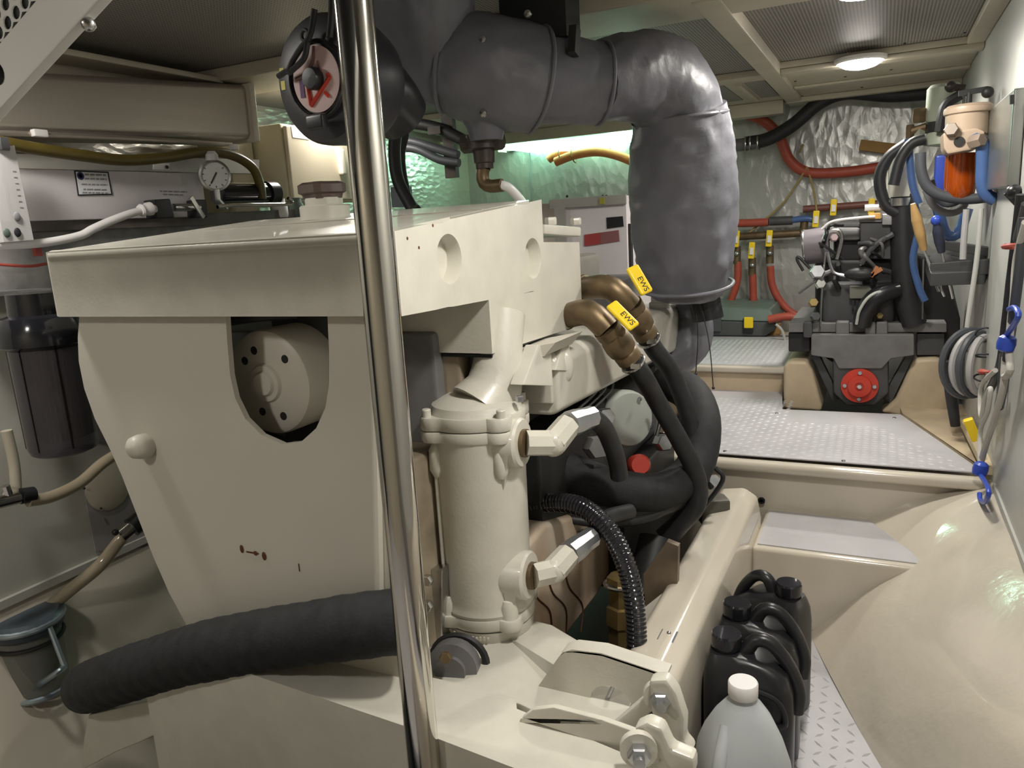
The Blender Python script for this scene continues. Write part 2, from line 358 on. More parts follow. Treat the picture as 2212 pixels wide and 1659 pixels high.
# port side: hull shelf and wall
hp = MB().prism([(LX, 0.1, 0.315), (-2.12, 0.1, 0.31), (-2.11, 0.1, 0.27), (-2.05, 0.1, 0.0), (-1.85, 0.1, -0.3), (LX, 0.1, -0.3)], (0, 4.6, 0))
struct('wall_hull_port', hp, gel, bevel=.01)
struct('wall_left', MB().bb((LX - .04, 0.05, 0.3), (LX, FY, CZ)), foilw)
struct('wall_left_panel', MB().bb((-2.16, 0.3, 0.30), (-2.12, 2.6, 1.30)), hullwhite)
struct('trim_2', MB().bb((-2.12, 0.3, 0.295), (-2.105, 2.6, 0.318)), hullwhite)
# aft bulkhead
wf = struct('wall_aft', MB().bb((LX, FY, 0.0), (WX, FY + .05, CZ)), foil)
struct('wall_front', MB().bb((LX, -0.9, -0.3), (WX + .6, -0.85, CZ)), trimc)
struct('wall_front_side', MB().bb((WX + .4, -0.9, -0.3), (WX + .44, 0.3, CZ)), wallgrey)
struct('floor_front', MB().bb((-2.4, -0.9, -0.06), (WX + .5, 0.3, -0.02)), plate)
obj('seam_strip', MB().bar(at(985, 365, Y=FY - .012), at(990, 442, Y=FY - .012), .02, .05), trimc, wf)
obj('seam_strip', MB().bar(at(1143, 320, Y=FY - .004), at(1149, 440, Y=FY - .004), .006, .012), inkgrey, wf)
# ceiling: perforated sheets between cream beams
struct('ceiling', MB().bb((LX, -0.9, CZ), (WX + .5, FY, CZ + .03)), ceilp)
def beam(i, a, b): return struct('trim_%d' % i, MB().bb(a, b), trimc, bevel=.006)
beam(3, (-0.485, 2.2, CZ - .05), (-0.41, 4.55, CZ))
beam(4, (-2.5, 2.12, CZ - .045), (-0.2, 2.40, CZ))
sof = beam(5, (-0.485, 3.52, CZ - .028), (WX, 4.72, CZ))
obj('ridge', MB().bb((-0.41, 3.52, CZ - .05), (WX, 3.60, CZ - .028)), trimc, sof, bevel=.006)
obj('ridge', MB().bb((-0.485, 4.44, CZ - .055), (WX, 4.60, CZ - .028)), trimc, sof, bevel=.006)
obj('ridge', MB().bb((-0.41, 4.05, CZ - .04), (WX, 4.10, CZ - .028)), trimc, sof, bevel=.004)
b6 = beam(6, (-2.5, 3.62, CZ - .03), (-0.485, 4.70, CZ))
for x0 in (-0.62, -0.80): obj('recess_frame', MB().bb((x0, 3.72, CZ - .045), (x0 + .02, 4.3, CZ - .03)), trimc, b6); obj('recess_panel', MB().bb((x0 + .03, 3.74, CZ - .034), (x0 + .12, 4.28, CZ - .030)), ceilp, b6)
beam(7, (-2.30, 0.3, CZ - .10), (-2.24, 2.14, CZ))
beam(8, (-2.24, 0.3, CZ - .05), (-2.12, 2.14, CZ - .03))
beam(9, (-2.5, 4.45, CZ - .10), (-0.5, 4.55, CZ - .03))
beam(10, (-0.1, 0.45, CZ - .045), (WX, 0.6, CZ))
beam(11, (WX - .06, 0.5, CZ - .03), (WX, 4.7, CZ))
for x, y in ((1718, 175), (1826, 165), (1925, 150), (2083, 70), (1834, 112), (1954, 93), (1733, 207), (1862, 188)):
    q = at(x, y, Z=CZ - .053); obj('screw', MB().lathe([(.006, 0), (.005, -.003), (0, -.004)], q, (0, 0, 1), 8), gblack, sof)

# ------------------------------------------------------------------ lamps
lampglass = mat('lit_lamp_glass', (1, 1, 1), 0.4, emit=WARM, estr=48.0)
lrim = mat('lamp_rim_white', (0.8, 0.78, 0.74), 0.35)
def dome_lamp(x, y, zc, label, power=None):
    t = thing('ceiling_lamp', label, 'lamp', (x, y, zc - .035), 'round ceiling lamps')
    obj('rim', MB().lathe([(.098, 0), (.098, -.012), (.088, -.018), (.080, -.014)], (x, y, zc), (0, 0, 1), 36), lrim, t)
    obj('dome', MB().lathe([(.084, -.012), (.078, -.022), (.058, -.034), (.03, -.041), (0, -.043)], (x, y, zc), (0, 0, 1), 36), lampglass, t)
    ld = bpy.data.lights.new('lamp_light', 'SPOT'); ld.energy = (power or LAMP_W) * 4; ld.color = WARM; ld.shadow_soft_size = .07; ld.spot_size = math.radians(168); ld.spot_blend = 0.5
    lo = bpy.data.objects.new('lamp_light', ld); C.objects.link(lo); lo.parent = t; lo.location = (0, 0, -.022)
q = at(1862, -14, Z=CZ - .03); dome_lamp(q.x, q.y, CZ, 'round lit ceiling lamp cut by the top edge of the photo')
q = at(1858, 138, Z=CZ - .05); dome_lamp(q.x, q.y, CZ - .028, 'round lit ceiling lamp on the cream aft beam')
dome_lamp(0.0, 1.01, CZ, 'round ceiling lamp above the walkway beside the engine', 14)
dome_lamp(-1.30, -0.35, CZ, 'round ceiling lamp forward of the perforated panel', 7)
dome_lamp(-1.80, 0.905, CZ, 'round ceiling lamp above the port equipment', 5.5)
dome_lamp(-2.08, 2.64, CZ, 'round ceiling lamp over the beige box on the port wall', 3.2)
t = thing('fluorescent_tube', 'lit greenish white fluorescent tube batten on the aft wall', 'lamp', at(1220, 330, Y=FY - .1))
A, B = at(1086, 312, Y=FY - .09), at(1395, 287, Y=FY - .09)
tubeg = mat('lit_tube', (1, 1, 1), 0.4, emit=(0.42, 1.0, 0.70), estr=10.0)
obj('tube_cover', MB().tube([A, A.lerp(B, .02), B.lerp(A, .02), B], [.03, m(24, A), m(26, A), m(26, A), .03], 16, smooth=False), tubeg, t)
obj('backplate', MB().bar(A + V((0, .06, .02)), B + V((0, .06, .02)), .03, .12), trimc, t)
obj('end_cap', MB().bar(A - (B - A) * .02, A + (B - A) * .01, .07, .10), whitep, t)
ld = bpy.data.lights.new('tube_light', 'AREA'); ld.shape = 'RECTANGLE'; ld.size = (B - A).length; ld.size_y = .08; ld.energy = TUBE_W; ld.color = GREEN
lo = bpy.data.objects.new('tube_light', ld); C.objects.link(lo); lo.parent = t; mid = (A + B) / 2 + V((0, -.065, 0))
x_ = (B - A).normalized(); z_ = V((0, 1, 0)); z_ = (z_ - x_ * z_.dot(x_)).normalized(); y_ = z_.cross(x_)
lo.matrix_local = Matrix.Translation(mid - WLOC[t]) @ Matrix((x_, y_, z_)).transposed().to_4x4()

# ================================================================== MAIN ENGINE
def plateY(pxs, Y, th): return MB().prism(P(pxs, Y=Y), (0, th, 0))
def plateX(pxs, X, th): return MB().prism(P(pxs, X=X), (th, 0, 0))
eng = thing('main_engine', 'big cream painted marine diesel engine filling the middle of the room', 'engine', (-1.1, 1.9, 0.1))
SX = -0.68; TL = -1.54
# coolant tank: wedge body whose top rises aft; side face carries two round pockets
def side_poly_ring(px, py, rpy):
    c = at(px, py, X=SX); return c
tank = MB()
c1, c2 = V((SX, 1.162, 1.179)), V((SX, 1.519, 1.158)); HR = 0.0435
def ztop(Y): return 1.232 + (Y - 1.0) * 0.087 if Y < 1.585 else 1.283
def zbot(Y): return 1.10 - 0.018 * (Y - 1.0) if Y < 1.30 else 0.987 - .026 * (Y - 1.30)
# side skin with holes built as fans between the outline and each hole ring
def ring_pts(c, k=24): return [V((SX, c.y + HR * math.cos(2 * math.pi * i / k), c.z + HR * 1.0 * math.sin(2 * math.pi * i / k))) for i in range(k)]
def square_to(c, y0, y1, zt, zb, k=24):
    out = []
    for i in range(k):
        a = 2 * math.pi * i / k; dy, dz = math.cos(a), math.sin(a); s = 1e9
        for lim, d in (((y1 - c.y), dy), ((y0 - c.y), dy)):
            if abs(d) > 1e-6 and lim / d > 0: s = min(s, lim / d)
        for fz, dsg in ((zt, 1), (zb, -1)):
            if dz * dsg > 1e-6:
                z_t = fz(min(max(c.y + dy * .05 / max(abs(dz), .05), y0), y1)); s = min(s, (z_t - c.z) / dz)
        out.append(V((SX, c.y + dy * s, c.z + dz * s)))
    return out
# main mass (set in from the side skin by the pocket depth) ...
def tank_section(x, y0=1.0): return None
pd = 0.03
main = MB().prism([(TL, 1.0, 1.232), (TL, 1.0, 1.10), (TL, 1.58, 1.09), (TL, 1.58, 1.283)], (SX - pd - TL, 0, 0))
tk = obj('coolant_tank', main, cream, eng, bevel=.016, seg=4, bsel=lambda p: p.x < TL + .001)
def flat_panel(y0, y1, hole=None):
    """slab of the tank's starboard side between two stations, outer face at SX, with an optional round pocket"""
    g = MB(); o4 = [V((SX, y0, zbu(y0))), V((SX, y1, zbu(y1))), V((SX, y1, ztop(y1))), V((SX, y0, ztop(y0)))]
    if hole is None: return g.prism(o4, (-pd, 0, 0))
    k = 32; R_ = [V((SX, hole.y + HR * math.cos(2 * math.pi * i / k), hole.z + HR * math.sin(2 * math.pi * i / k))) for i in range(k)]
    O = []
    for r in R_:
        d = (r - hole); s = 1e9
        if d.y > 1e-6: s = min(s, (y1 - hole.y) / d.y)
        if d.y < -1e-6: s = min(s, (y0 - hole.y) / d.y)
        for it in range(3):
            yy = hole.y + d.y * min(s, 50)
            yy = min(max(yy, y0), y1)
            if d.z > 1e-6: s2 = (ztop(yy) - hole.z) / d.z
            elif d.z < -1e-6: s2 = (zbu(yy) - hole.z) / d.z
            else: s2 = 1e9
            s = min(s, s2)
        O.append(hole + d * s)
    g.v += O + R_; g.f += [(i, (i + 1) % k, k + (i + 1) % k, k + i) for i in range(k)]
    # corner fill triangles
    for cpt in o4:
        near = sorted(range(k), key=lambda i: (O[i] - cpt).length)[:2]; g.v.append(cpt); g.f.append((near[0], near[1], len(g.v) - 1))
    n0 = len(g.v); b2 = [r + V((-pd * .98, 0, 0)) for r in R_]; b1 = [hole + (r - hole) * .93 + V((-.006, 0, 0)) for r in R_]; b3 = [hole + (r - hole) * .86 + V((-pd * .9, 0, 0)) for r in R_]
    g.v += b1 + b3 + [hole + V((-pd * .98, 0, 0))]
    g.f += [(k + i, k + (i + 1) % k, n0 + (i + 1) % k, n0 + i) for i in range(k)] + [(n0 + i, n0 + (i + 1) % k, n0 + k + (i + 1) % k, n0 + k + i) for i in range(k)]
    g.f += [(n0 + k + i, n0 + k + (i + 1) % k, n0 + 2 * k) for i in range(k)]
    return g
def zbu(Y): return 1.10 - 0.025 * (Y - 1.0)
for y0, y1, hl in ((1.0, 1.10, None), (1.10, 1.225, c1), (1.225, 1.455, None), (1.455, 1.58, c2)):
    obj('side_panel', flat_panel(y0, y1, hl), cream, tk, ang=25)
# rounded front edge roll, aft ledge and the deep lower block
obj('front_edge', MB().tube([(TL + .018, 1.010, 1.222), (SX - .015, 1.010, 1.222)], .0125, 12), cream, tk)
obj('corner_edge', MB().tube([(SX - .010, 1.009, 1.225), (SX - .010, 1.009, 1.105)], .0105, 12), cream, tk)
obj('rear_block', MB().prism([(SX, 1.58, 0.9797), (SX, 1.58, 1.190), (SX, 1.805, 1.180), (SX, 1.805, 0.974)], (-0.5, 0, 0)), cream, eng)
obj('lower_block', MB().prism([(SX, 1.30, 1.0925), (SX, 1.30, 0.987), (SX, 1.58, 0.9797), (SX, 1.58, 1.0855)], (-0.46, 0, 0)), cream, eng)
obj('gasket', MB().bb((-1.08, 1.305, .978), (SX - .004, 1.79, .984)), rubber, eng)
cv = obj('ledge_cover', MB().prism([at(1178, 506, X=SX - .005), at(1178, 484, X=SX - .005), at(1256, 490, X=SX - .005), at(1256, 511, X=SX - .005)], (-.12, 0, 0)), cream, eng, bevel=.005)
for px in (1190, 1244):
    q = at(px, 486, X=SX - .03); obj('bolt', MB().hexn(q, (0, 0, 1), .014, .018), cream, cv)
obj('seam', MB().prism([(TL + .12, 1.32, ztop(1.32)), (SX - .03, 1.36, ztop(1.36)), (SX - .03, 1.352, ztop(1.352)), (TL + .12, 1.314, ztop(1.314))], (0, 0, .002)), mat('seam_line', (.36, .32, .27), .5), tk)
q = V((-1.19, 1.47, ztop(1.47) - .004))
nk = obj('filler_neck', MB().lathe([(.058, 0), (.058, .03), (.054, .034), (.044, .034), (.044, .05)], q, (0, 0, 1), 32), cream, eng)
capm = mat('brown_cap', (0.10, 0.07, 0.06), 0.4)
cap = MB(); k = 20
cap.loft([[q + V(((.047 + (.010 if i % 4 in (0, 1) else 0)) * s * math.cos(2 * math.pi * i / k), (.047 + (.010 if i % 4 in (0, 1) else 0)) * s * math.sin(2 * math.pi * i / k), h)) for i in range(k)] for s, h in ((.8, .048), (.85, .058), (1, .062), (1, .08), (.8, .086))])
obj('filler_cap', cap, capm, nk)
for px, py in ((880, 515), (905, 535), (935, 487)): obj('paint_chip', MB().ball(at(px, py, X=SX), .0028, 8, (.3, 1, 1)), rust, tk)
obj('end_lug', MB().bb((TL - .006, 1.04, 1.15), (TL, 1.08, 1.19)), cream, tk, bevel=.002)
# front plate with U-shaped cut-out
PY = 1.036
outer = P([(172, 676), (168, 730), (170, 780), (182, 840), (205, 905), (235, 965), (262, 1025), (295, 1110), (330, 1200), (365, 1280), (400, 1345), (430, 1420), (440, 1500), (870, 1500), (862, 1000), (845, 676)], Y=PY)
U = P([(487, 676), (491, 740), (497, 810), (508, 860), (530, 905), (565, 940), (610, 960), (650, 955), (683, 925), (703, 880), (711, 830), (711, 760), (707, 676)], Y=PY)
# split in two halves around the cut-out so each half is a plain polygon
cutb = U[6]; leftp = outer[:13] + [V((cutb.x, PY, outer[12].z))] + [cutb] + U[5::-1]; rightp = [V((cutb.x, PY, outer[13].z))] + outer[13:] + U[12:5:-1]
fpt = obj('front_plate', MB().prism(leftp, (0, .012, 0)), cream2, eng, ang=20)
obj('plate_half', MB().prism(rightp, (0, .012, 0)), cream2, fpt, ang=20)
obj('edge_rib', MB().tube([at(805, 690, Y=PY - .002), at(812, 900, Y=PY - .002), at(820, 1280, Y=PY - .002)], .009, 10, smooth=False), cream2, fpt)
q = at(318, 962, Y=PY); obj('dome_bolt', MB().lathe([(.026, 0), (.026, .018), (.022, .034), (.012, .043), (0, .045)], q, (0, -1, .12), 20), cream2, fpt)
q = at(545, 1194, Y=PY - .0015)
obj('rust_mark', MB().box(q, (.032, .001, .003)).ball(q + V((-.028, 0, .004)), .008, 8, (.6, .1, 1.1)).ball(q + V((.03, 0, -.003)), .009, 8, (.6, .1, 1)).ball(q + V((.008, 0, 0)), .005, 8, (1, .1, 1)), rust, fpt)
obj('scratch', MB().box(at(646, 1226, Y=PY - .0008), (.002, .001, .016)), rust, fpt)
# damper pulley seen in the cut-out
q = at(575, 828, Y=1.115); R_ = .107
pul = obj('damper_pulley', MB().lathe([(0, -.012), (.022, -.012), (.026, -.006), (.036, -.006), (.040, 0), (.095, 0), (.104, .006), (R_, .016), (R_, .15), (0, .15)], q, (0, 1, 0), 48), cream2, eng)
for a, r in ((108, .069), (138, .066), (42, .075), (-62, .074), (-108, .062)):
    d = V((math.cos(math.radians(a)), 0, math.sin(math.radians(a)))) * r
    obj('bolt_hole', MB().lathe([(.0085, -.0006), (.0085, .001), (0, .001)], q + d, (0, 1, 0), 14), gblack, pul)
obj('pulley_backing', MB().bb((-1.16, 1.22, .80), (-.90, 1.26, 1.09)), gdark, eng)
obj('belt', MB().tube([at(486, 692, Y=1.1), at(560, 682, Y=1.12), at(640, 676, Y=1.16)], .012, 8), rubber, eng)
obj('belt', MB().tube([at(520, 905, Y=1.14), at(590, 950, Y=1.14), at(690, 990, Y=1.14)], .014, 8), rubber, eng)
# timing cover and block masses behind
obj('timing_cover', MB().bb((-1.42, 1.31, .30), (-.76, 1.36, .985)).bb((-1.42, 1.10, .30), (-.80, 1.31, .80)), mat('mottled_tan', (.34, .28, .20), .5, var=.5, vscale=9), eng, bevel=.01)  # timing cover in tan with a mottled brown tone
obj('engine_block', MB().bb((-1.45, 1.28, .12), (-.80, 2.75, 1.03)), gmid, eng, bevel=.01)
obj('cylinder_head_cover', MB().bb((-1.38, 1.62, 1.03), (-.9, 2.6, 1.12)), cream, eng, bevel=.02)
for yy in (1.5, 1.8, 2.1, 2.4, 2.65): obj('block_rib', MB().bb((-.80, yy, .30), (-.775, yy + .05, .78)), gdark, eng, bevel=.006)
# exhaust manifold / header casting on the starboard side
MX = -0.62
mani = MB()
f0 = [at(1120, 772, X=MX), at(1122, 835, X=MX), at(1140, 880, X=MX), at(1210, 900, X=MX), at(1487, 748, X=MX), at(1487, 662, X=MX), at(1470, 650, X=MX), at(1260, 712, X=MX)]
y0, y1 = at(1210, 900, X=MX).y, at(1487, 748, X=MX).y; zb0, zb1 = at(1210, 900, X=MX).z, at(1487, 748, X=MX).z; zt0, zt1 = 0.955, at(1487, 652, X=MX).z
# outboard face leans in towards the top front; section swept aft
def msec(y, zb, zt, w=0.0): return [V((MX - .02 - w, y, zb)), V((MX, y, zb + .012)), V((MX, y, zt - .02)), V((MX - .02, y, zt)), V((MX - .20, y, zt)), V((MX - .20, y, zb))]
mani.loft([msec(y0, zb0, zt0), msec((y0 + y1) / 2, (zb0 + zb1) / 2, (zt0 + zt1) / 2 + .005), msec(y1, zb1, zt1)])
mo = obj('exhaust_manifold', mani, cream, eng, bevel=.010, seg=3)
for px0, px1, pyb, pyt in ((1130, 1195, 832, 745), (1200, 1235, 800, 740)):
    obj('manifold_rib', MB().prism([at(px0, pyb, X=MX + .004), at(px1, pyb + 2, X=MX + .004), at(px1 - 4, pyt, X=MX - .01), at((px0 + px1) / 2, pyt, X=MX - .01)], (-.03, 0, 0)), cream, mo, bevel=.003)
obj('boss', MB().ball(at(1220, 795, X=MX - .01), .03, 14, (.6, 1, 1.25)), cream, mo)
obj('front_flange', MB().bb((MX - .22, y0 - .012, zb0 + .03), (MX - .012, y0 + .002, zt0 - .03)), cream2, mo, bevel=.004)
q = at(1424, 662, X=MX - .05)
nk = obj('manifold_neck', MB().lathe([(.034, -.02), (.034, .012), (.030, .016), (.024, .016)], q, (0, 0, 1), 20), cream, mo)
obj('manifold_cap', MB().lathe([(.026, .014), (.027, .018), (.027, .038), (.023, .042), (0, .042)], q, (0, 0, 1), 20), cream2, eng)
obj('shelf_bracket', MB().prism([at(1085, 768, Y=1.42), at(1175, 770, Y=1.42), at(1200, 740, Y=1.42), at(1085, 762, Y=1.42)], (0, .16, 0)), cream2, eng)
# oil cooler canister
oc = thing('x', '', '') if False else None
O = at(1037, 1090, Y=1.30); zb, zt = at(1040, 1300, Y=1.30).z, at(1035, 905, Y=1.30).z; cx, cy, cr = O.x, O.y + .01, .098
body = MB().lathe([(cr * .96, zb), (cr, zb + .012), (cr * .97, zb + .02), (cr * .95, zb + .03), (cr * .98, zt - .05), (cr * 1.0, zt - .03)], (cx, cy, 0), (0, 0, 1), 40)
oil = obj('oil_cooler', body, cream, eng)
def flange(z0, z1, rr, lobes): 
    k = 64; g = MB(); rings = []
    for z, s in ((z0, .985), (z0 + .003, 1.0), (z1 - .003, 1.0), (z1, .985)):
        ring = []
        for i in range(k):
            a = 2 * math.pi * i / k; r = rr
            for lb in lobes:
                d = abs((a - math.radians(lb) + math.pi) % (2 * math.pi) - math.pi); r = max(r, rr * (1.20 - 2.6 * d * d))
            ring.append(V((cx + r * s * math.cos(a), cy + r * s * math.sin(a), z)))
        rings.append(ring)
    return g.loft(rings)
LOB = (-125, -35, 55, 145)
obj('top_flange', flange(zt - .03, zt - .008, cr * 1.03, LOB), cream, oil)
obj('cover_flange', flange(zt - .006, zt + .02, cr * 1.03, LOB), cream, oil)
obj('cover_dome', MB().lathe([(cr, zt + .015), (cr * .9, zt + .035), (cr * .6, zt + .05), (0, zt + .052)], (cx, cy, 0), (0, 0, 1), 36), cream, oil)
obj('outlet_neck', MB().tube([(cx + .012, cy, zt + .02), (cx + .03, cy + .03, zt + .06), (cx + .035, cy + .05, zt + .13), (cx + .03, cy + .08, zt + .20)], [.07, .055, .047, .05], 20), cream, oil)
obj('neck_web', MB().prism([(cx - .03, cy - .02, zt + .03), (cx + .03, cy, zt + .05), (cx + .03, cy + .02, zt + .12)], (.012, -.012, 0)), cream, oil)
for lb in LOB:
    d = V((math.cos(math.radians(lb)), math.sin(math.radians(lb)), 0)) * cr * 1.1; b0 = V((cx, cy, 0)) + d
    obj('flange_bolt', MB().lathe([(.009, 0), (.009, .014), (.0075, .016), (0, .016)], b0 + V((0, 0, zt + .02)), (0, 0, 1), 14), cream2, oil)
    obj('boss_post', MB().lathe([(.006, 0), (.016, -.02), (.017, -.06), (.010, -.075), (0, -.078)], b0 * 1 - d * .14 + V((0, 0, zt - .03)), (0, 0, 1), 14), cream, oil)
    obj('boss_post', MB().lathe([(.018, 0), (.018, .05), (.014, .062), (0, .066)], b0 - d * .14 + V((0, 0, zb - .02)), (0, 0, 1), 14), cream, oil)
d = V((math.cos(math.radians(-125)), math.sin(math.radians(-125)), 0)) * cr * 1.0
obj('tie_rod', MB().cyl(V((cx, cy, zb)) + d * 1.0, V((cx, cy, zt - .05)) + d * 1.0, .0042, 10), cream, oil)
obj('bottom_flange', flange(zb - .02, zb + .004, cr * 1.0, LOB), cream, oil)
obj('bottom_bowl', MB().lathe([(cr * .98, zb - .024), (cr * .95, zb - .05), (cr * .72, zb - .085), (cr * .4, zb - .108), (0, zb - .115)], (cx, cy, 0), (0, 0, 1), 36), cream, oil)
q = V((cx, cy, zb - .014))
for i in range(13):
    a = math.radians(-120 + i * 4.6); r = cr * 1.0 + .001
    obj('cast_letter', MB().box(q + V((math.cos(a) * r, math.sin(a) * r, -.018)), (.003, .0035, .008 if i % 3 else .005), Matrix.Rotation(a, 3, 'Z')), cream, oil)
for px, py in ((915, 975), (930, 1188)):
    e = at(px, py, Y=1.32); obj('side_lug', MB().cyl(e, (cx, cy, e.z), .013, 14), cream, oil)
for py_, nm in ((952, 0), (1232, 1)):
    s = at(1128, py_, Y=1.31); ax = V((1, .05, .02)).normalized(); s0 = V((cx + cr * .62, cy - .02, s.z))
    prt = obj('side_port', MB().lathe([(.050, 0), (.050, .045), (.046, .05)], s0, ax, 24), cream, oil)
    obj('port_web', MB().prism([s0 + V((.01, -.047, -.01)), s0 + V((.04, -.047, -.01)), s0 + V((.012, -.03, -.11))], (0, .06, 0)), cream, prt)
    obj('seal', MB().lathe([(.028, .05), (.028, .058), (.02, .058)], s0, ax, 20), bronze, prt)
    a0 = s0 + ax * .055; e1 = at(1195, py_ + (5 if nm == 0 else 2), Y=1.33); e2 = at(1228, py_ - 35, Y=1.38); e3 = at(1278, py_ - 72 + (20 if nm == 0 else 0), Y=1.46)
    obj('elbow', MB().tube([a0, e1], [.026, .026], 8, smooth=False).tube([e1, e2], [.0275, .026], 8, smooth=False).ball(e1, .0275, 8), cream, prt)
    obj('coupling', MB().tube([e2, e2.lerp(e3, .3), e2.lerp(e3, .32), e3], [.027, .027, .0235, .0235], 10, smooth=False), zinc, prt)
    if nm == 0: obj('oil_hose', MB().tube([e3, at(1305, 925, Y=1.55), at(1330, 985, Y=1.6), at(1338, 1030, Y=1.62)], .021, 12), rubber, prt)
    else: obj('oil_hose', MB().tube([e3, at(1310, 1120, Y=1.6), at(1360, 1105, Y=1.7)], .02, 12), rubber, prt)
obj('vent_plug', MB().hexn(at(1123, 868, Y=1.3), (0, 0, 1), .008, .012), zinc, oil)
# side of the block: oil pan, stains, dark machinery seen beside the canister
obj('oil_pan', plateX([(1085, 1270), (1130, 1190), (1180, 1130), (1330, 1085), (1345, 1190), (1290, 1290), (1205, 1400), (1110, 1430)], -.665, -.12), stained, eng, bevel=.015, seg=3)
rs = MB()
for o_ in (0, 34, 70):
    rs.tube(P([(1148 + o_, 1252 - o_ * .4), (1160 + o_, 1290 - o_ * .3), (1188 + o_, 1322 - o_ * .2), (1192 + o_ * .9, 1385 - o_ * .3)], X=-.6635), .0022, 6)
obj('rust_run', rs, rust, eng, kind='stuff')
q = at(1362, 906, Y=2.0); ax = V((.80, -.62, .12)).normalized()
alt = obj('sea_pump', MB().lathe([(.080, -.16), (.083, -.02), (.080, -.008), (.074, 0), (0, .002)], q, ax, 32), grey_paint, eng)
obj('cover_screw', MB().lathe([(.007, 0), (.006, .004), (0, .005)], q + V((.02, .02, .055)) + ax * .002, ax, 10), zinc, alt)
obj('cover_screw', MB().lathe([(.007, 0), (.006, .004), (0, .005)], q + V((.045, .04, -.03)) + ax * .002, ax, 10), zinc, alt)
obj('pump_bracket', MB().tube([at(1410, 870, Y=1.98), at(1425, 905, Y=1.98), at(1418, 940, Y=1.98)], .006, 8), steel, alt)
obj('drain_plug', MB().lathe([(.03, 0), (.03, .05), (.024, .06), (0, .06)], at(1376, 1005, Y=1.95), (.4, -.8, .3), 16), redm, eng, label='red plastic cap between the black hoses')
mc = obj('side_machinery', MB().bb((-.80, 1.50, .50), (-.68, 2.5, .74)).bb((-.80, 1.9, .2), (-.62, 2.5, .50)), gblack, eng, bevel=.01)
for px, py, Y, s in ((1280, 965, 1.7, .03), (1440, 905, 2.05, .02), (1425, 955, 2.0, .025), (1300, 900, 1.85, .025), (1490, 860, 2.2, .014), (1470, 905, 2.2, .016), (1250, 1165, 1.7, .03)):
    obj('fitting', MB().hexn(at(px, py, Y=Y), (.6, -.7, .2), s, s * 1.6), zinc if s < .026 else gmid, mc)
for px in (1225, 1240, 1255): obj('fuel_line', MB().tube([at(px, 905, X=-.66), at(px + 60, 850, X=-.68), at(px + 70, 830, X=-.7)], .004, 6), steel, mc)
# bracket beside the starter: bronze cock and drain parts behind the conduit
q = at(1345, 1310, Y=1.62)
vb = obj('drain_cock', MB().lathe([(.034, -.12), (.034, -.05), (.040, -.045), (.040, 0), (.033, .004), (.033, .05), (.04, .055), (.04, .075), (.03, .08)], q, (0, .1, 1), 6), brass, eng)
obj('hose_clamp', MB().torus(at(1340, 1262, Y=1.62), (0, .1, 1), .036, .006, 24, 8), steel, vb)
obj('clamp_bracket', MB().prism([at(1400, 1430, Y=1.65), at(1390, 1240, Y=1.65), at(1440, 1170, Y=1.7), at(1465, 1180, Y=1.7), at(1462, 1300, Y=1.68), at(1440, 1420, Y=1.66)], (0, .02, 0)), mat('bare_brown_steel', (.17, .13, .09), .45, .4, var=.4, vscale=14), eng)
obj('bracket_web', MB().prism([at(1370, 1330, Y=1.6), at(1445, 1270, Y=1.68), at(1450, 1310, Y=1.66), at(1400, 1400, Y=1.6)], (0, 0, -.01)), cream2, eng)
obj('starter_body', MB().cyl(at(1420, 1165, Y=1.9), at(1390, 1290, Y=1.8), .05, 20), gblack, eng)
obj('sensor_plug', MB().box(at(1540, 1100, Y=2.2), (.09, .07, .08), Matrix.Rotation(.5, 3, 'Z')), mat('dark_olive', (.09, .085, .07), .5), eng, bevel=.012)
obj('sensor_nut', MB().hexn(at(1535, 1045, Y=2.18), (.5, -.5, .5), .022, .03), zinc, eng)
# front cross-member with turned-down face and its adjustable mount
bm_ = [(-1.06, .945, .42), (-1.03, .942, .42), (-.686, .92, .42), (-.477, .897, .42), (-.24, .868, .42), (-.235, .935, .42), (-.263, .975, .42), (-.535, 1.03, .42), (-.55, 1.058, .42), (-.789, 1.058, .42), (-1.06, 1.056, .42)]
xm = obj('cross_member', MB().prism(bm_, (0, 0, -.34)), cream, eng)
obj('cross_member_end', MB().prism([(-1.40, .962, .30), (-1.06, .945, .42), (-1.06, .945, .08), (-1.40, .962, .08)], (0, .10, 0)), cream, eng)
obj('side_arm', MB().prism([(-.80, 1.07, .40), (-.55, 1.07, .40), (-.36, 1.02, .40), (-.37, 1.22, .40), (-.60, 1.34, .40), (-.80, 1.36, .40)], (0, 0, -.02)), cream, eng, bevel=.003)
obj('arm_wall', MB().prism([at(1040, 1375, Y=1.30), at(1062, 1352, Y=1.30), at(1205, 1440, Y=1.16), at(1195, 1462, Y=1.16)], (-.03, .03, -.05)), cream, eng, bevel=.002)
pr = obj('pulley_small', MB().lathe([(.05, 0), (.05, .03), (.03, .035), (.03, .045), (0, .045)], at(985, 1430, Y=1.14), (.25, -1, .1), 24), gmid, eng)
obj('pulley_bolt', MB().hexn(at(965, 1417, Y=1.09), (.25, -1, .1), .012, .012), bronze, pr)
obj('pulley_belt', MB().torus(at(992, 1432, Y=1.15), (.25, -1, .1), .055, .008, 30, 6), rubber, pr)
obj('front_bracket', MB().prism([at(930, 1230, Y=1.2), at(955, 1230, Y=1.2), at(955, 1385, Y=1.2), at(930, 1392, Y=1.2)], (0, .05, 0)), steel, eng, bevel=.003)
for py in (1250, 1305): obj('bracket_bolt', MB().hexn(at(928, py, Y=1.17), (0, -1, 0), .012, .014), steel, eng)
MY = 1.13
bk = MB()
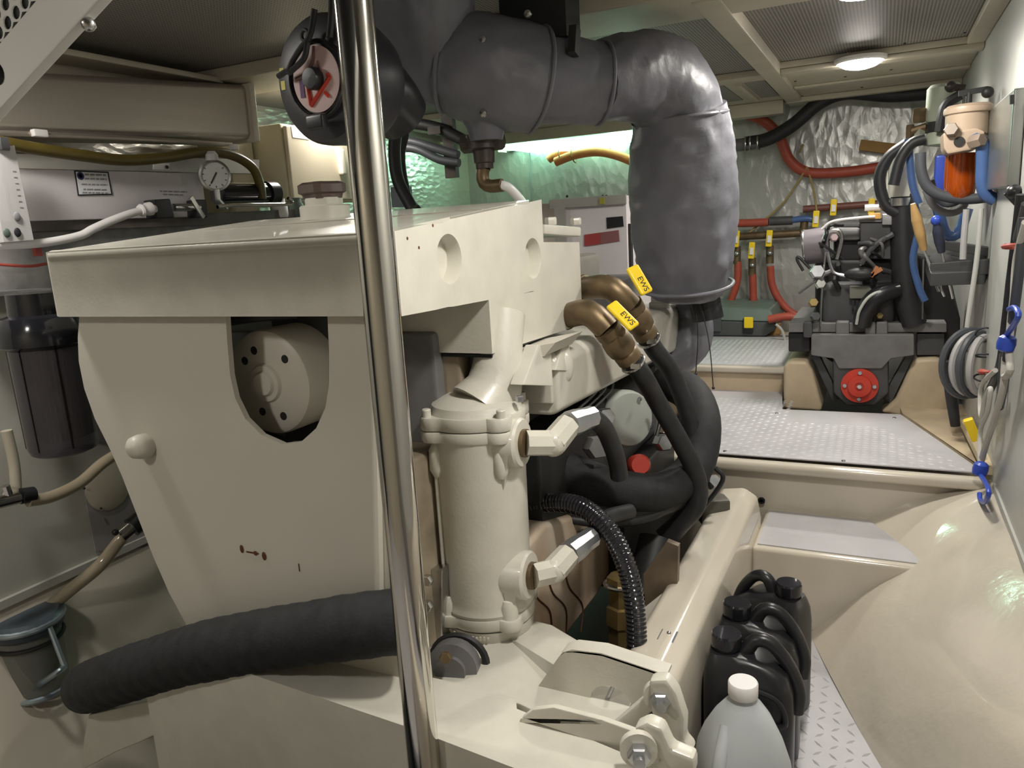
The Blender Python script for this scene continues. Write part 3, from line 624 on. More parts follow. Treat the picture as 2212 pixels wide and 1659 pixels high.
op = P([(1122, 1558), (1150, 1500), (1212, 1412), (1232, 1405), (1300, 1413), (1440, 1460), (1458, 1480), (1452, 1520), (1400, 1590), (1240, 1560)], Y=MY); hc = at(1320, 1520, Y=MY); k = len(op)
k2 = 36; hole = [hc + V((math.cos(2 * math.pi * i / k2) * m(47, hc), 0, math.sin(2 * math.pi * i / k2) * m(42, hc))) for i in range(k2)]
def on_poly(d):
    best = None
    for i in range(k):
        a, b = op[i], op[(i + 1) % k]; ex, ez = b.x - a.x, b.z - a.z; den = d.x * ez - d.z * ex
        if abs(den) < 1e-9: continue
        s = ((a.x - hc.x) * ez - (a.z - hc.z) * ex) / den; u = ((a.x - hc.x) * d.z - (a.z - hc.z) * d.x) / den
        if s > 0 and -1e-6 <= u <= 1 + 1e-6: best = s if best is None else min(best, s)
    return hc + d * (best or 1)
outr = [on_poly((h - hc).normalized()) for h in hole]; th_ = V((0, .010, 0))
bk.loft([hole, outr, [p + th_ for p in outr], [p + th_ for p in hole]], close=True)
mnt = obj('mount_bracket', bk, cream, eng, ang=30)
obj('mount_top', MB().prism([at(1212, 1410, Y=MY), at(1236, 1403, Y=MY), at(1300, 1411, Y=MY), at(1440, 1458, Y=MY), at(1440, 1464, Y=MY), at(1300, 1417, Y=MY), at(1236, 1409, Y=MY)], (0, .035, 0)), cream, mnt)
obj('mount_front', MB().prism(P([(1125, 1552), (1150, 1533), (1195, 1528), (1300, 1555), (1392, 1588), (1412, 1610), (1400, 1640), (1370, 1640), (1240, 1590)], Y=1.0), (0, .012, 0)), cream, mnt, bevel=.003)
obj('mount_web', MB().prism([at(1125, 1552, Y=1.0), at(1300, 1555, Y=1.0), at(1300, 1555, Y=MY) + V((0, 0, -.01)), at(1122, 1558, Y=MY)], (0, 0, -.008)), cream, mnt)
def link(a, b, r, nm='mount_link'): return obj(nm, MB().tube([a, b], [r, r * .9], 14, smooth=False).ball(a, r * 1.05).ball(b, r), cream, mnt)
j1, j2 = at(1424, 1497, Y=1.08), at(1379, 1612, Y=.97)
obj('mount_arm', MB().prism(P([(1400, 1470), (1440, 1468), (1462, 1500), (1480, 1555), (1478, 1600), (1500, 1625), (1470, 1645), (1430, 1590), (1405, 1540)], Y=1.06), (0, .03, 0)), cream, mnt, bevel=.008)
obj('mount_arm', MB().prism(P([(1365, 1575), (1395, 1560), (1430, 1575), (1450, 1620), (1500, 1640), (1500, 1680), (1380, 1680), (1420, 1640)], Y=.975), (0, .03, 0)), cream, mnt, bevel=.008)
obj('mount_arm', MB().prism(P([(1405, 1495), (1420, 1530), (1350, 1590), (1300, 1585)], Y=1.07), (0, .02, 0)), cream, mnt, bevel=.006)
for j, r in ((j1, .026), (j2, .028)):
    wsh = obj('washer', MB().lathe([(r, 0), (r, .012), (r * .5, .012)], j + V((.0, -.0, 0)), (.35, -1, .05), 24), cream, mnt)
    obj('nut', MB().hexn(j + V((.004, -.012, 0)), (.35, -1, .05), r * .62, .018), zinc, mnt)
    obj('stud', MB().cyl(j + V((.008, -.026, 0)), j + V((.014, -.042, .002)), r * .32, 12), zinc, mnt)
obj('damper_block', MB().cyl(at(1416, 1535, Y=1.09), at(1420, 1580, Y=1.09), .02, 16), rubber, mnt)
obj('stay_wire', MB().tube([at(1330, 1468, Y=1.15), at(1290, 1560, Y=1.13)], .004, 8), zinc, mnt)
obj('clip_plate', MB().box(at(1442, 1374, Z=.36), (.035, .045, .003)), zinc, eng)
obj('clip_screw', MB().ball(at(1445, 1368, Z=.363), .005, 8), steel, eng)

# ================================================================== STANCHION
solo('stanchion_pole', MB().lathe([(.0265, 0), (.0265, CZ)], (-0.645, 0.90, 0), (0, 0, 1), 48), chrome, 'polished steel stanchion pole standing in front of the engine', 'pole')

# ================================================================== HOSES ROUND THE ENGINE
def hose(name, pts, r, ma, label, cat='hose', n=14, fn=None, group=None, step=None):
    return solo(name, MB().tube(pts, r, n, fn, step), ma, label, cat, group)
def frm(t, th, s, p): return 1 + .012 * math.sin(2 * math.pi * s / .052 + 2 * noise.noise(p * 5)) + .03 * noise.noise(p * 11) + .006 * math.sin(2 * math.pi * s / .017)
hose('foam_lagged_hose', path([(200, 1482, 1.14), (192, 1484, 1.02), (222, 1474, .985), (300, 1448, .975), (420, 1412, .972), (560, 1384, .975), (700, 1362, .985), (820, 1346, 1.0), (876, 1340, 1.02)]),
     [.055, .058, .060, .060, .060, .060, .059, .058, .058], foam, 'thick black foam covered hose lying across the engine front', n=28, fn=frm, step=.006)
t = thing('raw_water_hose', 'thick black hose looping out beside the pump and silver canister', 'hose', at(1500, 1000, Y=1.95))
obj('hose_body', MB().tube(path([(1100, 985, 1.66), (1180, 1000, 1.68), (1270, 1036, 1.70), (1350, 1060, 1.75), (1435, 1060, 1.85), (1500, 1008, 1.98), (1516, 915, 2.08), (1490, 850, 2.2), (1440, 825, 2.35)]), [.046, .048, .050, .050, .051, .054, .055, .054], 26, lambda t_, th, s, p: 1 + .012 * noise.noise(p * 16)), foam, t)
obj('hose_branch', MB().tube(path([(1120, 1060, 1.66), (1220, 1085, 1.68), (1330, 1100, 1.74), (1430, 1090, 1.84), (1500, 1050, 1.96)]), .030, 16), rubber, t)
hose('return_hose', path([(1120, 1095, 1.6), (1210, 1118, 1.64), (1320, 1130, 1.7), (1420, 1110, 1.8), (1500, 1040, 1.92)]), .012, rubber, 'thin black hose under the thick looping hose')
t = hose('split_conduit', path([(1130, 1096, 1.52), (1200, 1085, 1.52), (1262, 1098, 1.50), (1318, 1150, 1.47), (1355, 1230, 1.44), (1372, 1320, 1.42), (1376, 1430, 1.40), (1374, 1530, 1.38)]), .0215, blackg, 'black corrugated cable conduit hanging down past the mount bracket', 'conduit', 16, corrug(.0088, .05), step=.0016)
def ball_valve(pts, he, label, hl, hz, group='yellow handled ball valves on the engine'):
    """bronze elbow and body, yellow lever, rubber hose stub clamp"""
    t = thing('ball_valve', label, 'valve', pts[2], group)
    obj('elbow', MB().tube(pts[:3], [.030, .0315, .030], 18).torus(pts[0], pts[1] - pts[0], .029, .006, 24, 8), bronze, t)
    d = (pts[3] - pts[2]).normalized()
    bd = obj('valve_body', MB().lathe([(.033, -.006), (.033, .014), (.028, .016), (.034, .03), (.036, .05), (.034, .068), (.028, .075), (.031, .08), (.031, .10), (.024, .104)], pts[2], d, 20), bronze, t)
    obj('packing_nut', MB().hexn(pts[2] + d * .05, (.25, -.55, .8), .014, .052), bronze, bd)
    a, b = he; up = V((.25, -.55, .8)).normalized(); x = (b - a).normalized(); y = up.cross(x).normalized(); z = x.cross(y)
    M_ = Matrix((x, y, z)).transposed()
    hd = obj('lever', MB().box((a + b) / 2, ((b - a).length, m(31, a), .012), M_), yellow, t, bevel=.0055, seg=3, label='yellow vinyl covered lever')
    text('lever_text', 'EWS', .020, (a + b) / 2 + x * .014 + z * .0062, x, y, ink, hd)
    e = pts[2] + d * .104
    obj('hose_clamp', MB().torus(e + d * .012, d, .0285, .004, 24, 8).box(e + d * .012 + V((.015, -.03, 0)), (.022, .012, .012)), steel, t)
    return e, d
pA = path([(1224, 682, 1.72), (1272, 676, 1.68), (1312, 712, 1.68), (1360, 775, 1.73)])
eA, dA = ball_valve(pA, (at(1319, 656, Y=1.655), at(1371, 708, Y=1.645)), 'bronze ball valve with yellow lever nearest the round pockets', .1, 0)
pB = path([(1262, 622, 1.86), (1318, 622, 1.82), (1362, 662, 1.84), (1400, 730, 1.90)])
eB, dB = ball_valve(pB, (at(1364, 576, Y=1.80), at(1398, 634, Y=1.79)), 'bronze ball valve with yellow lever against the grey lagging', .1, 0)
hose('coolant_hose', [eA - dA * .01, eA + dA * .06] + path([(1420, 868, 1.84), (1470, 955, 1.88), (1505, 1030, 1.90), (1505, 1090, 1.90), (1465, 1140, 1.90), (1425, 1185, 1.90)]), .0245, rubber, 'black rubber hose dropping from the front ball valve')
hose('coolant_hose', [eB - dB * .01, eB + dB * .05] + path([(1448, 800, 2.0), (1482, 880, 2.02), (1500, 960, 2.02), (1505, 1040, 2.0), (1480, 1110, 1.98), (1430, 1160, 1.95)]), .0245, rubber, 'black rubber hose dropping from the rear ball valve')
hose('coolant_hose', path([(1545, 1010, 2.12), (1560, 1040, 2.12), (1500, 1120, 2.1), (1440, 1190, 2.05)]), .007, rubber, 'thin black wire loop by the sensor plug', 'cable', 8)

# ================================================================== LAGGED EXHAUST
ex = thing('lagged_exhaust', 'exhaust pipe wrapped in dark grey lagging cloth below the ceiling', 'exhaust', at(1480, 640, Y=2.5))
def lag(nm, pts, rad, seed, amp=.05, n=44):
    return obj(nm, MB().tube(path(pts), rad, n, wrinkle(amp, 6.5, seed), .012), cloth, ex, ang=70)
pA_ = at(905, 60, Y=1.75)
lag('jacket', [(893, -130, 1.70), (903, -30, 1.72), (918, 60, 1.75), (945, 128, 1.78), (985, 150, 1.80)], [m(112, pA_), m(112, pA_), m(110, pA_), m(102, pA_), m(88, pA_)], 1)
pB_ = at(1060, 150, Y=1.85)
lag('jacket', [(955, 120, 1.79), (1010, 140, 1.81), (1090, 162, 1.86), (1156, 174, 1.91)], [m(90, pB_), m(108, pB_), m(113, pB_), m(112, pB_), m(108, pB_)], 4, .05)
lag('jacket', [(1120, 168, 1.89), (1180, 172, 1.94), (1250, 178, 2.02), (1298, 182, 2.06)], [m(90, pB_), m(90, pB_), m(88, pB_), m(84, pB_)], 7, .05)
pD_ = at(1360, 170, Y=2.2)
lag('jacket', [(1275, 180, 2.05), (1330, 170, 2.14), (1392, 168, 2.25), (1440, 192, 2.33), (1462, 240, 2.38), (1468, 280, 2.40)], [m(72, pD_), m(80, pD_), m(88, pD_), m(96, pD_), m(100, pD_), m(92, pD_)], 11, .07)
pE_ = at(1475, 430, Y=2.45)
lag('jacket', [(1466, 235, 2.38), (1470, 290, 2.40), (1473, 380, 2.42), (1477, 480, 2.44), (1480, 570, 2.46), (1482, 615, 2.47), (1482, 632, 2.475)], [m(92, pE_), m(104, pE_), m(107, pE_), m(110, pE_), m(107, pE_), m(100, pE_), m(80, pE_)], 16, .06)
lag('jacket', [(1490, 640, 2.62), (1498, 690, 2.62), (1490, 745, 2.60), (1440, 790, 2.56), (1400, 815, 2.5)], [.05, .062, .064, .055, .04], 22, .08)
for (cx_, cy_, Yc), (dx_, dy_, Yd), rr_ in (((1156, 174, 1.91), (1110, 165, 1.87), m(110, pB_)), ((1298, 182, 2.06), (1250, 178, 2.02), m(87, pB_)), ((1468, 250, 2.39), (1470, 300, 2.40), m(97, pE_)), ((1482, 616, 2.47), (1480, 570, 2.46), m(101, pE_)), ((975, 135, 1.80), (1010, 142, 1.81), m(104, pB_))):
    a_ = at(cx_, cy_, Y=Yc); sm = MB().torus(a_, at(dx_, dy_, Y=Yd) - a_, rr_, .006, 60, 8)
    sm.v = [p + (p - a_) * .03 * noise.noise(p * 14) for p in sm.v]
    obj('jacket_seam', sm, cloth, ex)
obj('jacket_spout', MB().lathe([(.075, .03), (.066, 0), (.05, -.03), (.042, -.06)], at(1048, 252, Y=1.84), (0, 0, 1), 24), cloth, ex)
for px, py, Y in ((1043, 85, 1.72), (1140, 30, 1.8), (1044, 245, 1.75), (1316, 170, 2.03), (1212, 105, 1.92)):
    obj('lacing_stud', MB().lathe([(.010, 0), (.008, .006), (0, .008)], at(px, py, Y=Y), (.3, -1, 0), 12), steel, ex)
for x0, y0, x1, y1 in ((1500, 640, 1503, 808), (1510, 640, 1541, 838)): obj('tie_cord', MB().tube(path([(x0, y0, 2.45), ((x0 + x1) / 2 + 6, (y0 + y1) / 2, 2.43), (x1, y1, 2.42)]), .0018, 6).ball(at(x1, y1, Y=2.42), .005, 8), ink, ex)
obj('lower_pipe', MB().cyl(at(1515, 610, Y=2.5), at(1530, 690, Y=2.5), .05, 20), blackp, ex)
obj('hanger_bracket', MB().bb((at(1235, 30, Y=2.0).x - .16, 1.9, at(1235, 95, Y=2.0).z), (at(1252, 30, Y=2.0).x, 2.0, CZ)), gblack, ex)
obj('hanger_strap', MB().bar(at(1242, 60, Y=1.9), at(1238, 118, Y=1.88), .02, .03), gblack, ex)
# drain fitting hanging under the lagging
dt = thing('drain_fitting', 'dark drain fitting hanging under the lagged exhaust with elbow', 'fitting', at(1040, 410, Y=1.86))
dk = mat('dark_brown_fitting', (0.055, 0.042, 0.034), 0.45, var=.3, vscale=20)
q0 = at(1043, 292, Y=1.86); q1 = at(1045, 405, Y=1.86)
obj('union', MB().lathe([(.026, .03), (.026, 0), (.046, 0), (.046, -.035), (.030, -.037), (.028, -.07), (.024, -.072), (.024, -.085)], q0, (0, 0, 1), 16), dk, dt)
obj('side_arm', MB().cyl(q0 + V((-.06, 0, -.018)), q0 + V((.055, 0, -.018)), .024, 8), dk, dt)
obj('elbow', MB().tube([q0 + V((0, 0, -.08)), at(1043, 370, Y=1.86), at(1044, 392, Y=1.86), at(1058, 402, Y=1.86), at(1085, 400, Y=1.86)], .0175, 14), bronze, dt)
hose('white_drain_hose', path([(1082, 400, 1.86), (1098, 405, 1.87), (1118, 425, 1.9), (1140, 455, 1.95)]), .0125, whitep, 'short white hose leaving the dark drain elbow')

# ================================================================== AIR FILTER (black round housing)
t = thing('air_filter', 'black round air filter housing with pink centre label behind the pole', 'air filter', at(720, 310, Y=1.4))
q = at(692, 172, Y=1.34); ax = V((-.10, -.99, -.03)).normalized(); R_ = m(136, q)
hs = obj('housing', MB().lathe([(R_ * .9, .13), (R_ * .99, .10), (R_ * .99, .06), (R_, .03), (R_ * .99, .012), (R_ * .93, 0), (R_ * .70, -.006), (R_ * .60, -.006), (R_ * .585, -.012), (R_ * .53, -.014), (R_ * .52, -.010), (0, -.010)], q, -ax, 56), mat('satin_black', (.022, .021, .026), .38), t)
lb = obj('centre_label', MB().lathe([(R_ * .50, 0), (R_ * .50, .002), (0, .002)], q + ax * .0105, ax, 48), pink, t, label='pink printed round label')
obj('wing_nut', MB().lathe([(R_ * .17, 0), (R_ * .175, .014), (R_ * .15, .02), (0, .021)], q + ax * .012, ax, 28), blackp, t)
u_, w_ = V((ax.y, -ax.x, 0)).normalized() * -1, V((0, 0, 1)); 
if u_.x < 0: u_ = -u_
F0 = q + ax * .013
def stroke(pts, wd, ma, nm): return obj(nm, MB().tube([F0 + u_ * (a * R_) + w_ * (b * R_) for a, b in pts], wd, 6, smooth=False), ma, lb)
stroke([(-.18, -.10), (-.16, -.38), (.30, -.02), (.26, .04)], R_ * .035, redm, 'red_mark'); stroke([(.16, -.22), (.24, -.29)], R_ * .03, redm, 'red_mark'); stroke([(.08, .26), (.14, .08)], R_ * .018, redlab2, 'red_mark')
obj('purple_print', MB().box(F0 + u_ * (-R_ * .32) + w_ * (-R_ * .1), (R_ * .09, .001, R_ * .28), Matrix((u_, ax, w_)).transposed()), mat('purple_ink', (.14, .06, .18), .6), lb)
obj('brown_band', MB().tube([F0 + u_ * (R_ * a) + w_ * (R_ * b) for a, b in ((-.42, .05), (-.2, .1), (-.02, .26), (.04, .48))], R_ * .035, 6), mat('brown_ink', (.16, .08, .07), .5), lb)
obj('latch', MB().box(q + ax * .03 - w_ * R_ * .66 + u_ * R_ * .06, (.05, .02, .03), Matrix((u_, ax, w_)).transposed()), blackp, t, bevel=.006)
obj('chrome_ring', MB().torus(q + ax * .013, ax, R_ * .555, .004, 44, 8), blackg, t)
cb = MB().tube([F0 + ax * .02 + u_ * (R_ * a) + w_ * (R_ * b) for a, b in ((.28, .95), (.12, .60), (-.1, .45), (-.32, .28), (-.42, .14), (-.30, .18), (-.05, .30), (.06, .52))], .006, 8)
cb.tube([F0 + ax * .02 + u_ * (R_ * a) + w_ * (R_ * b) for a, b in ((-.66, .12), (-.5, .16), (-.38, .18))], .006, 8).torus(F0 + ax * .02 + u_ * R_ * .02 + w_ * R_ * .62, ax, .010, .004, 16, 6)
obj('sensor_cable', cb, rubber, t)
for b in (.22, .02): obj('label_scrap', MB().box(q + ax * .004 - u_ * R_ * .80 + w_ * R_ * b, (.012, .003, .018), Matrix((u_, ax, w_)).transposed()), ylab, t)
obj('intake_duct', MB().tube([q - ax * .12, q - ax * .20 + V((0, .0, -.02)), q - ax * .26 + V((.0, .0, -.06))], [R_ * .62, R_ * .6, R_ * .5], 28), blackp, t)
obj('cable_drop', MB().tube(path([(718, -20, 1.3), (716, 40, 1.3), (712, 80, 1.3)]), .007, 8), rubber, t)

# ================================================================== PERFORATED HATCH PANEL (top left, near)
t = thing('perforated_panel', 'white perforated metal panel with wide screwed frame, top left corner', 'panel', at(60, 120, Y=.42))
pn = (at(0, 250, Y=.5), at(230, 0, Y=.5), at(-200, -100, Y=.5))
eX = (pn[1] - pn[0]).normalized(); nz = eX.cross(pn[2] - pn[0]).normalized(); eY = nz.cross(eX).normalized()
if eY.z < 0: eY = -eY
O_ = pn[0]; nz = eX.cross(eY)
fwid = m(100, O_)
def fp(a, b, c=0): return O_ + eX * a + eY * b + nz * c
obj('frame', MB().prism([fp(-.06, 0, -.006), fp(.45, 0, -.006), fp(.45, fwid, -.006), fp(-.06, fwid, -.006)], nz * .012), mat('white_enamel', (.70, .69, .66), .35), t, bevel=.002)
pw = mat('white_enamel', (.70, .69, .66), .35); sh = MB(); pit = .0165; hr = .0062
for i in range(-3, 22):
    for j in range(0, 14):
        cx_ = (i + (j % 2) * .5) * pit; cy_ = fwid + .006 + (j + .5) * pit * .866
        hx = [fp(cx_ + pit * .5774 * math.sin(math.pi / 3 * k + 0), cy_ + pit * .5774 * math.cos(math.pi / 3 * k)) for k in range(6)]
        hexo = []
        for k in range(6): hexo += [hx[k], hx[k].lerp(hx[(k + 1) % 6], .5)]
        c12 = [fp(cx_ + hr * math.sin(math.pi / 6 * k), cy_ + hr * math.cos(math.pi / 6 * k)) for k in range(12)]
        c12b = [p - nz * .0015 for p in c12]
        sh.loft([hexo, c12, c12b], cap=False)
obj('perforated_sheet', sh, pw, t)
e0, e1 = fp(-.06, .05), fp(.45, .05)
obj('panel_shade_blocker', MB().prism([V((e0.x, .53, e0.z)), V((e1.x, .53, min(e1.z, CZ))), V((e1.x, .53, CZ)), V((-1.75, .53, CZ)), V((-1.75, .53, 1.36)), V((-.96, .53, 1.36)), V((-.92, .53, e0.z))], (0, .012, 0)), gblack, t)  # added backing, extended out of view to keep lamp light off the tank face
q = at(8, 162, Y=.5); 
sgn = 1 if nz.dot(V((0, 0, EYE)) - q) > 0 or nz.y < 0 else -1
q = q - nz * ((q - O_).dot(nz))
obj('screw', MB().lathe([(.0105, 0), (.009, .003), (.003, .004), (0, .002)], q + nz * .0062 * (1 if nz.y < 0 else -1), nz * (1 if nz.y < 0 else -1), 16), blackp, t)
q = at(190, 50, Y=.5); obj('stud', MB().ball(fp((q - O_).dot(eX), -.003), .0065, 12), steel, t)
q = at(222, 0, Y=.5); obj('stud', MB().ball(fp((q - O_).dot(eX), .012), .004, 10), blackp, t)

# ================================================================== PORT SIDE EQUIPMENT
def tx(X, pxs, th, nm, ma, par, **k): return obj(nm, plateX(pxs, X, th), ma, par, **k)
t = thing('metal_duct', 'long brushed metal ventilation trunk under the ceiling at upper left', 'duct', at(280, 300, X=-2.15))
tx(-2.08, [(-70, 145), (546, 182), (556, 300), (-70, 282)], -.26, 'trunk', brushed, t, bevel=.022, seg=4)
tx(-2.06, [(538, 178), (550, 182), (563, 306), (552, 306)], -.29, 'end_rim', mat('pale_rim', (.62, .56, .46), .4), t, bevel=.004)
obj('lower_rail', MB().tube(P([(-60, 285), (100, 291), (300, 300), (500, 312)], X=-2.06), .007, 8), brushed, t)
obj('rail_clip', MB().box(at(85, 288, X=-2.05), (.02, .04, .02)), whitep, t, bevel=.004)
obj('rail_clip', MB().box(at(505, 318, X=-2.05), (.02, .03, .02)), whitep, t, bevel=.004)
hose('amber_hose', P([(-40, 300), (60, 318), (170, 335), (270, 346), (360, 340), (440, 328), (500, 335), (545, 362), (562, 400), (566, 430)], X=-2.03), .0165, yellowhose, 'amber brown hose sagging below the brushed metal trunk')
for px, py in ((48, 312), (497, 326)):
    pass
struct('wall_left_rail', plateX([(-40, 330), (560, 345), (560, 375), (-40, 362)], -2.17, -.03), hullwhite)
t = thing('watermaker_unit', 'long white equipment case with framed maker label on port wall', 'equipment case', at(240, 480, X=-2.1))
tx(-2.07, [(38, 364), (436, 374), (448, 468), (60, 478), (-30, 480), (-40, 364)], -.14, 'case', whitebox, t, bevel=.004)
lb = tx(-2.0685, [(160, 368), (234, 371), (243, 421), (168, 423)], .001, 'maker_label', ink, t)
tx(-2.0675, [(163.5, 371), (231.5, 374), (239.5, 418.5), (171, 420)], .0012, 'label_face', labelw, lb)
yd = V((0, 1, 0)); zd = V((0, 0, 1))
lc = at(174, 380, X=-2.066)
obj('logo', MB().lathe([(.011, 0), (.011, .0006), (.006, .0006), (.006, 0)], lc, (1, 0, 0), 24), mat('navy_ink', (.03, .03, .12), .6), lb)
random.seed(11)
def print_line(x0, x1, py, hpx, X, par):      # a line of small print, too blurred in the photo to read: word-length strokes
    x = x0
    while x < x1:
        w = min(random.uniform(5, 14), x1 - x); dy = (x - x0) * .03
        obj('print_stroke', plateX([(x, py + dy - hpx), (x + w, py + dy - hpx), (x + w, py + dy + hpx), (x, py + dy + hpx)], X, .0006), inkgrey, par); x += w + 2.2
for x0, x1, py, h in ((183, 229, 377, 2.0), (183, 230, 386, 1.6), (176, 232, 398, 1.4), (180, 230, 409, 1.6), (178, 236, 416, 1.6)): print_line(x0, x1, py, h, -2.0662, lb)
print_line(345, 404, 413, 1.4, -2.0697, t); print_line(352, 396, 420, 1.4, -2.0697, t)
tx(-2.066, [(332, 352), (366, 353), (366, 367), (332, 366)], -.004, 'mount_tab', whitep, t)
obj('screw', MB().lathe([(.006, 0), (.005, .003), (0, .004)], at(361, 361, X=-2.062), (1, 0, 0), 10), blackp, t)
struct('wall_left_shelf', plateX([(-60, 482), (640, 452), (650, 478), (-60, 505)], -2.08, -.08), mat('dark_shelf', (.13, .11, .10), .5, var=.4, vscale=10))
struct('wall_left_cladding', plateX([(-60, 505), (650, 478), (650, 640), (-60, 640)], -2.10, -.02), mat('grey_mottled', (.28, .27, .26), .5, var=.5, vscale=12))
# pressure gauge
t = thing('pressure_gauge', 'round glass faced pressure gauge with clear rim above black valve', 'gauge', at(460, 440, X=-2.0))
q = at(464, 379, X=-2.0); ax = V((.80, -.58, 0)).normalized(); gr = m(33, q)
obj('gauge_case', MB().lathe([(gr * .92, -.03), (gr, -.028), (gr, .004), (gr * .86, .006), (gr * .84, -.002), (0, -.002)], q, ax, 36), steel, t)
dl = obj('dial', MB().lathe([(gr * .84, 0), (gr * .84, .0006), (0, .0006)], q + ax * -.001, ax, 30), mat('dial_face', (.55, .55, .53), .5), t)
ux = V((-ax.y, ax.x, 0)) * -1
if ux.y < 0: ux = -ux
obj('needle', MB().bar(q + ax * .001 + zd * gr * .2 + ux * gr * .12, q + ax * .001 - zd * gr * .5 - ux * gr * .3, .002, .004), ink, dl)
for k in range(9):
    a = math.radians(-220 + k * 32.5); d = ux * math.cos(a) + zd * math.sin(a); obj('tick', MB().bar(q + ax * .0005 + d * gr * .66, q + ax * .0005 + d * gr * .78, .0015, .0022), ink, dl)
obj('stem', MB().tube([q - zd * gr * .9, q - zd * (gr + .03), q - zd * (gr + .05) + V((.0, .03, -.008))], .0095, 10, smooth=False), steel, t)
obj('top_vent', MB().lathe([(.02, 0), (.02, .02), (.012, .03)], q + zd * gr * .95 - ax * .01, (0, 0, 1), 10), clearp, t)
# valve group, pressure vessel, pipes
t = thing('needle_valve', 'black plastic valve block with chrome lever beside the gauge', 'valve', at(400, 480, X=-2.0))
tx(-2.0, [(333, 431), (368, 429), (378, 470), (340, 472)], -.05, 'body', blackp, t, bevel=.004)
tx(-2.01, [(425, 431), (446, 431), (450, 470), (428, 470)], -.05, 'body', blackp, t, bevel=.004)
obj('spindle', MB().cyl(at(375, 448, X=-2.02), at(430, 448, X=-2.02), .012, 12), steel, t)
obj('lever', MB().bar(at(412, 426, X=-1.985), at(440, 470, X=-1.985), .006, .014), chrome, t)
hose('white_plastic_hose', P([(-10, 530), (90, 525), (170, 510), (200, 495), (240, 477), (290, 459), (335, 451)], X=-2.0), .0115, whitep, 'white plastic hose running to the black valve block')
obj_ = thing('hose_nut', 'white ribbed hose nut on the black valve block', 'fitting', at(325, 460, X=-2.0))
obj('collar', MB().lathe([(.016, 0), (.019, .006), (.016, .012), (.016, .02), (.020, .026), (.020, .04)], at(302, 455, X=-2.0), at(340, 448, X=-2.0) - at(302, 455, X=-2.0), 14), whitep, obj_)
t = thing('pressure_vessel', 'short black cylinder with bright top tube behind the gauge', 'vessel', at(520, 440, X=-2.06))
obj('cylinder', MB().cyl(at(470, 420, X=-2.06), at(585, 418, X=-2.06), .036, 20), blackg, t)
obj('end_cap', MB().cyl(at(573, 418, X=-2.06), at(592, 418, X=-2.06), .044, 20), blackp, t)
obj('top_tube', MB().cyl(at(490, 400, X=-2.05), at(580, 401, X=-2.05), .009, 12), chrome, t)
hose('steel_pipe', P([(470, 447, ), (500, 443), (560, 442), (622, 441), (631, 436), (622, 428)], X=-1.99), .0065, chrome, 'thin bent chrome pipe above the tank', 'pipe')
for px, ma_, ht, lab in ((640, greenbox, .05, 'dim grey plastic jar behind the bent chrome pipe'), (605, whitep, .045, 'small white jar behind the bent chrome pipe')):
    q = at(px, 470, X=-2.1); solo('jar', MB().lathe([(.03, 0), (.033, .01), (.033, ht), (.026, ht + .012), (.026, ht + .025), (0, ht + .025)], q, (0, 0, 1), 18), ma_, lab, 'jar')
# rotameter
t = thing('flow_meter', 'clear acrylic twin tube flow meter at the left edge', 'flow meter', at(40, 520, X=-1.98))
tx(-1.97, [(-28, 320), (32, 314), (74, 519), (8, 524)], -.03, 'acrylic_block', clearp, t, bevel=.002)
for x0, x1 in ((2, 30), (18, 46)): obj('bore', MB().cyl(at(x0, 350, X=-1.985), at(x1 - 2, 490, X=-1.985), .005, 10), mat('bore_grey', (.35, .34, .35), .3), t)
for px, py, ma_ in ((37, 468, inkgrey), (15, 503, greenbox), (38, 502, ink)): obj('float', MB().ball(at(px, py, X=-1.968), .009, 10, (.5, 1, 1.3)), ma_, t)
for k in range(7): obj('scale_mark', MB().box(at(31 + k * 2.6, 370 + k * 13, X=-1.9695), (.001, .008, .002)), inkgrey, t)
obj('top_fitting', MB().hexn(at(5, 325, X=-1.97), (0, 0, 1), .02, .03), gdark, t)
# beige electrical box
t = thing('beige_control_box', 'beige electrical box with yellow caution sticker left of the pole', 'electrical box', at(650, 430, X=-2.12))
bx0, bx1 = at(628, 400, X=-2.12).y, at(775, 400, X=-2.12).y
ztp, zbt = at(640, 268, X=-2.12).z, at(650, 430, X=-2.12).z
obj('case', MB().bb((-2.5, bx0 - .0, zbt - .01), (-2.14, bx1, ztp)), beige, t, bevel=.008)
obj('door', MB().bb((-2.14, bx0 + .01, zbt), (-2.12, bx1 - .01, ztp - .01)), mat('beige_door', (.66, .58, .43), .4), t, bevel=.006)
st_ = tx(-2.1195, [(651, 401), (682, 404), (686, 427), (655, 424)], .001, 'caution_sticker', ylab, t)
text('sticker_text', 'Caution', .014, at(667, 406, X=-2.118), yd, zd, ink, st_)
tx(-2.1185, [(657, 411), (681, 413), (683, 424), (660, 422)], .0006, 'sticker_panel', inkgrey, st_)
tx(-2.1195, [(628, 270), (668, 275), (668, 302), (632, 297)], .001, 'paper_notice', labelw, t)
obj('latch', MB().box(at(738, 350, X=-2.11), (.03, .03, .11)), mat('ivory', (.74, .70, .58), .4), t, bevel=.01)
struct('wall_left_post', MB().bb((-2.45, bx0 - .14, 1.2), (-2.28, bx0 - .01, ztp - .0)), beige, bevel=.01)
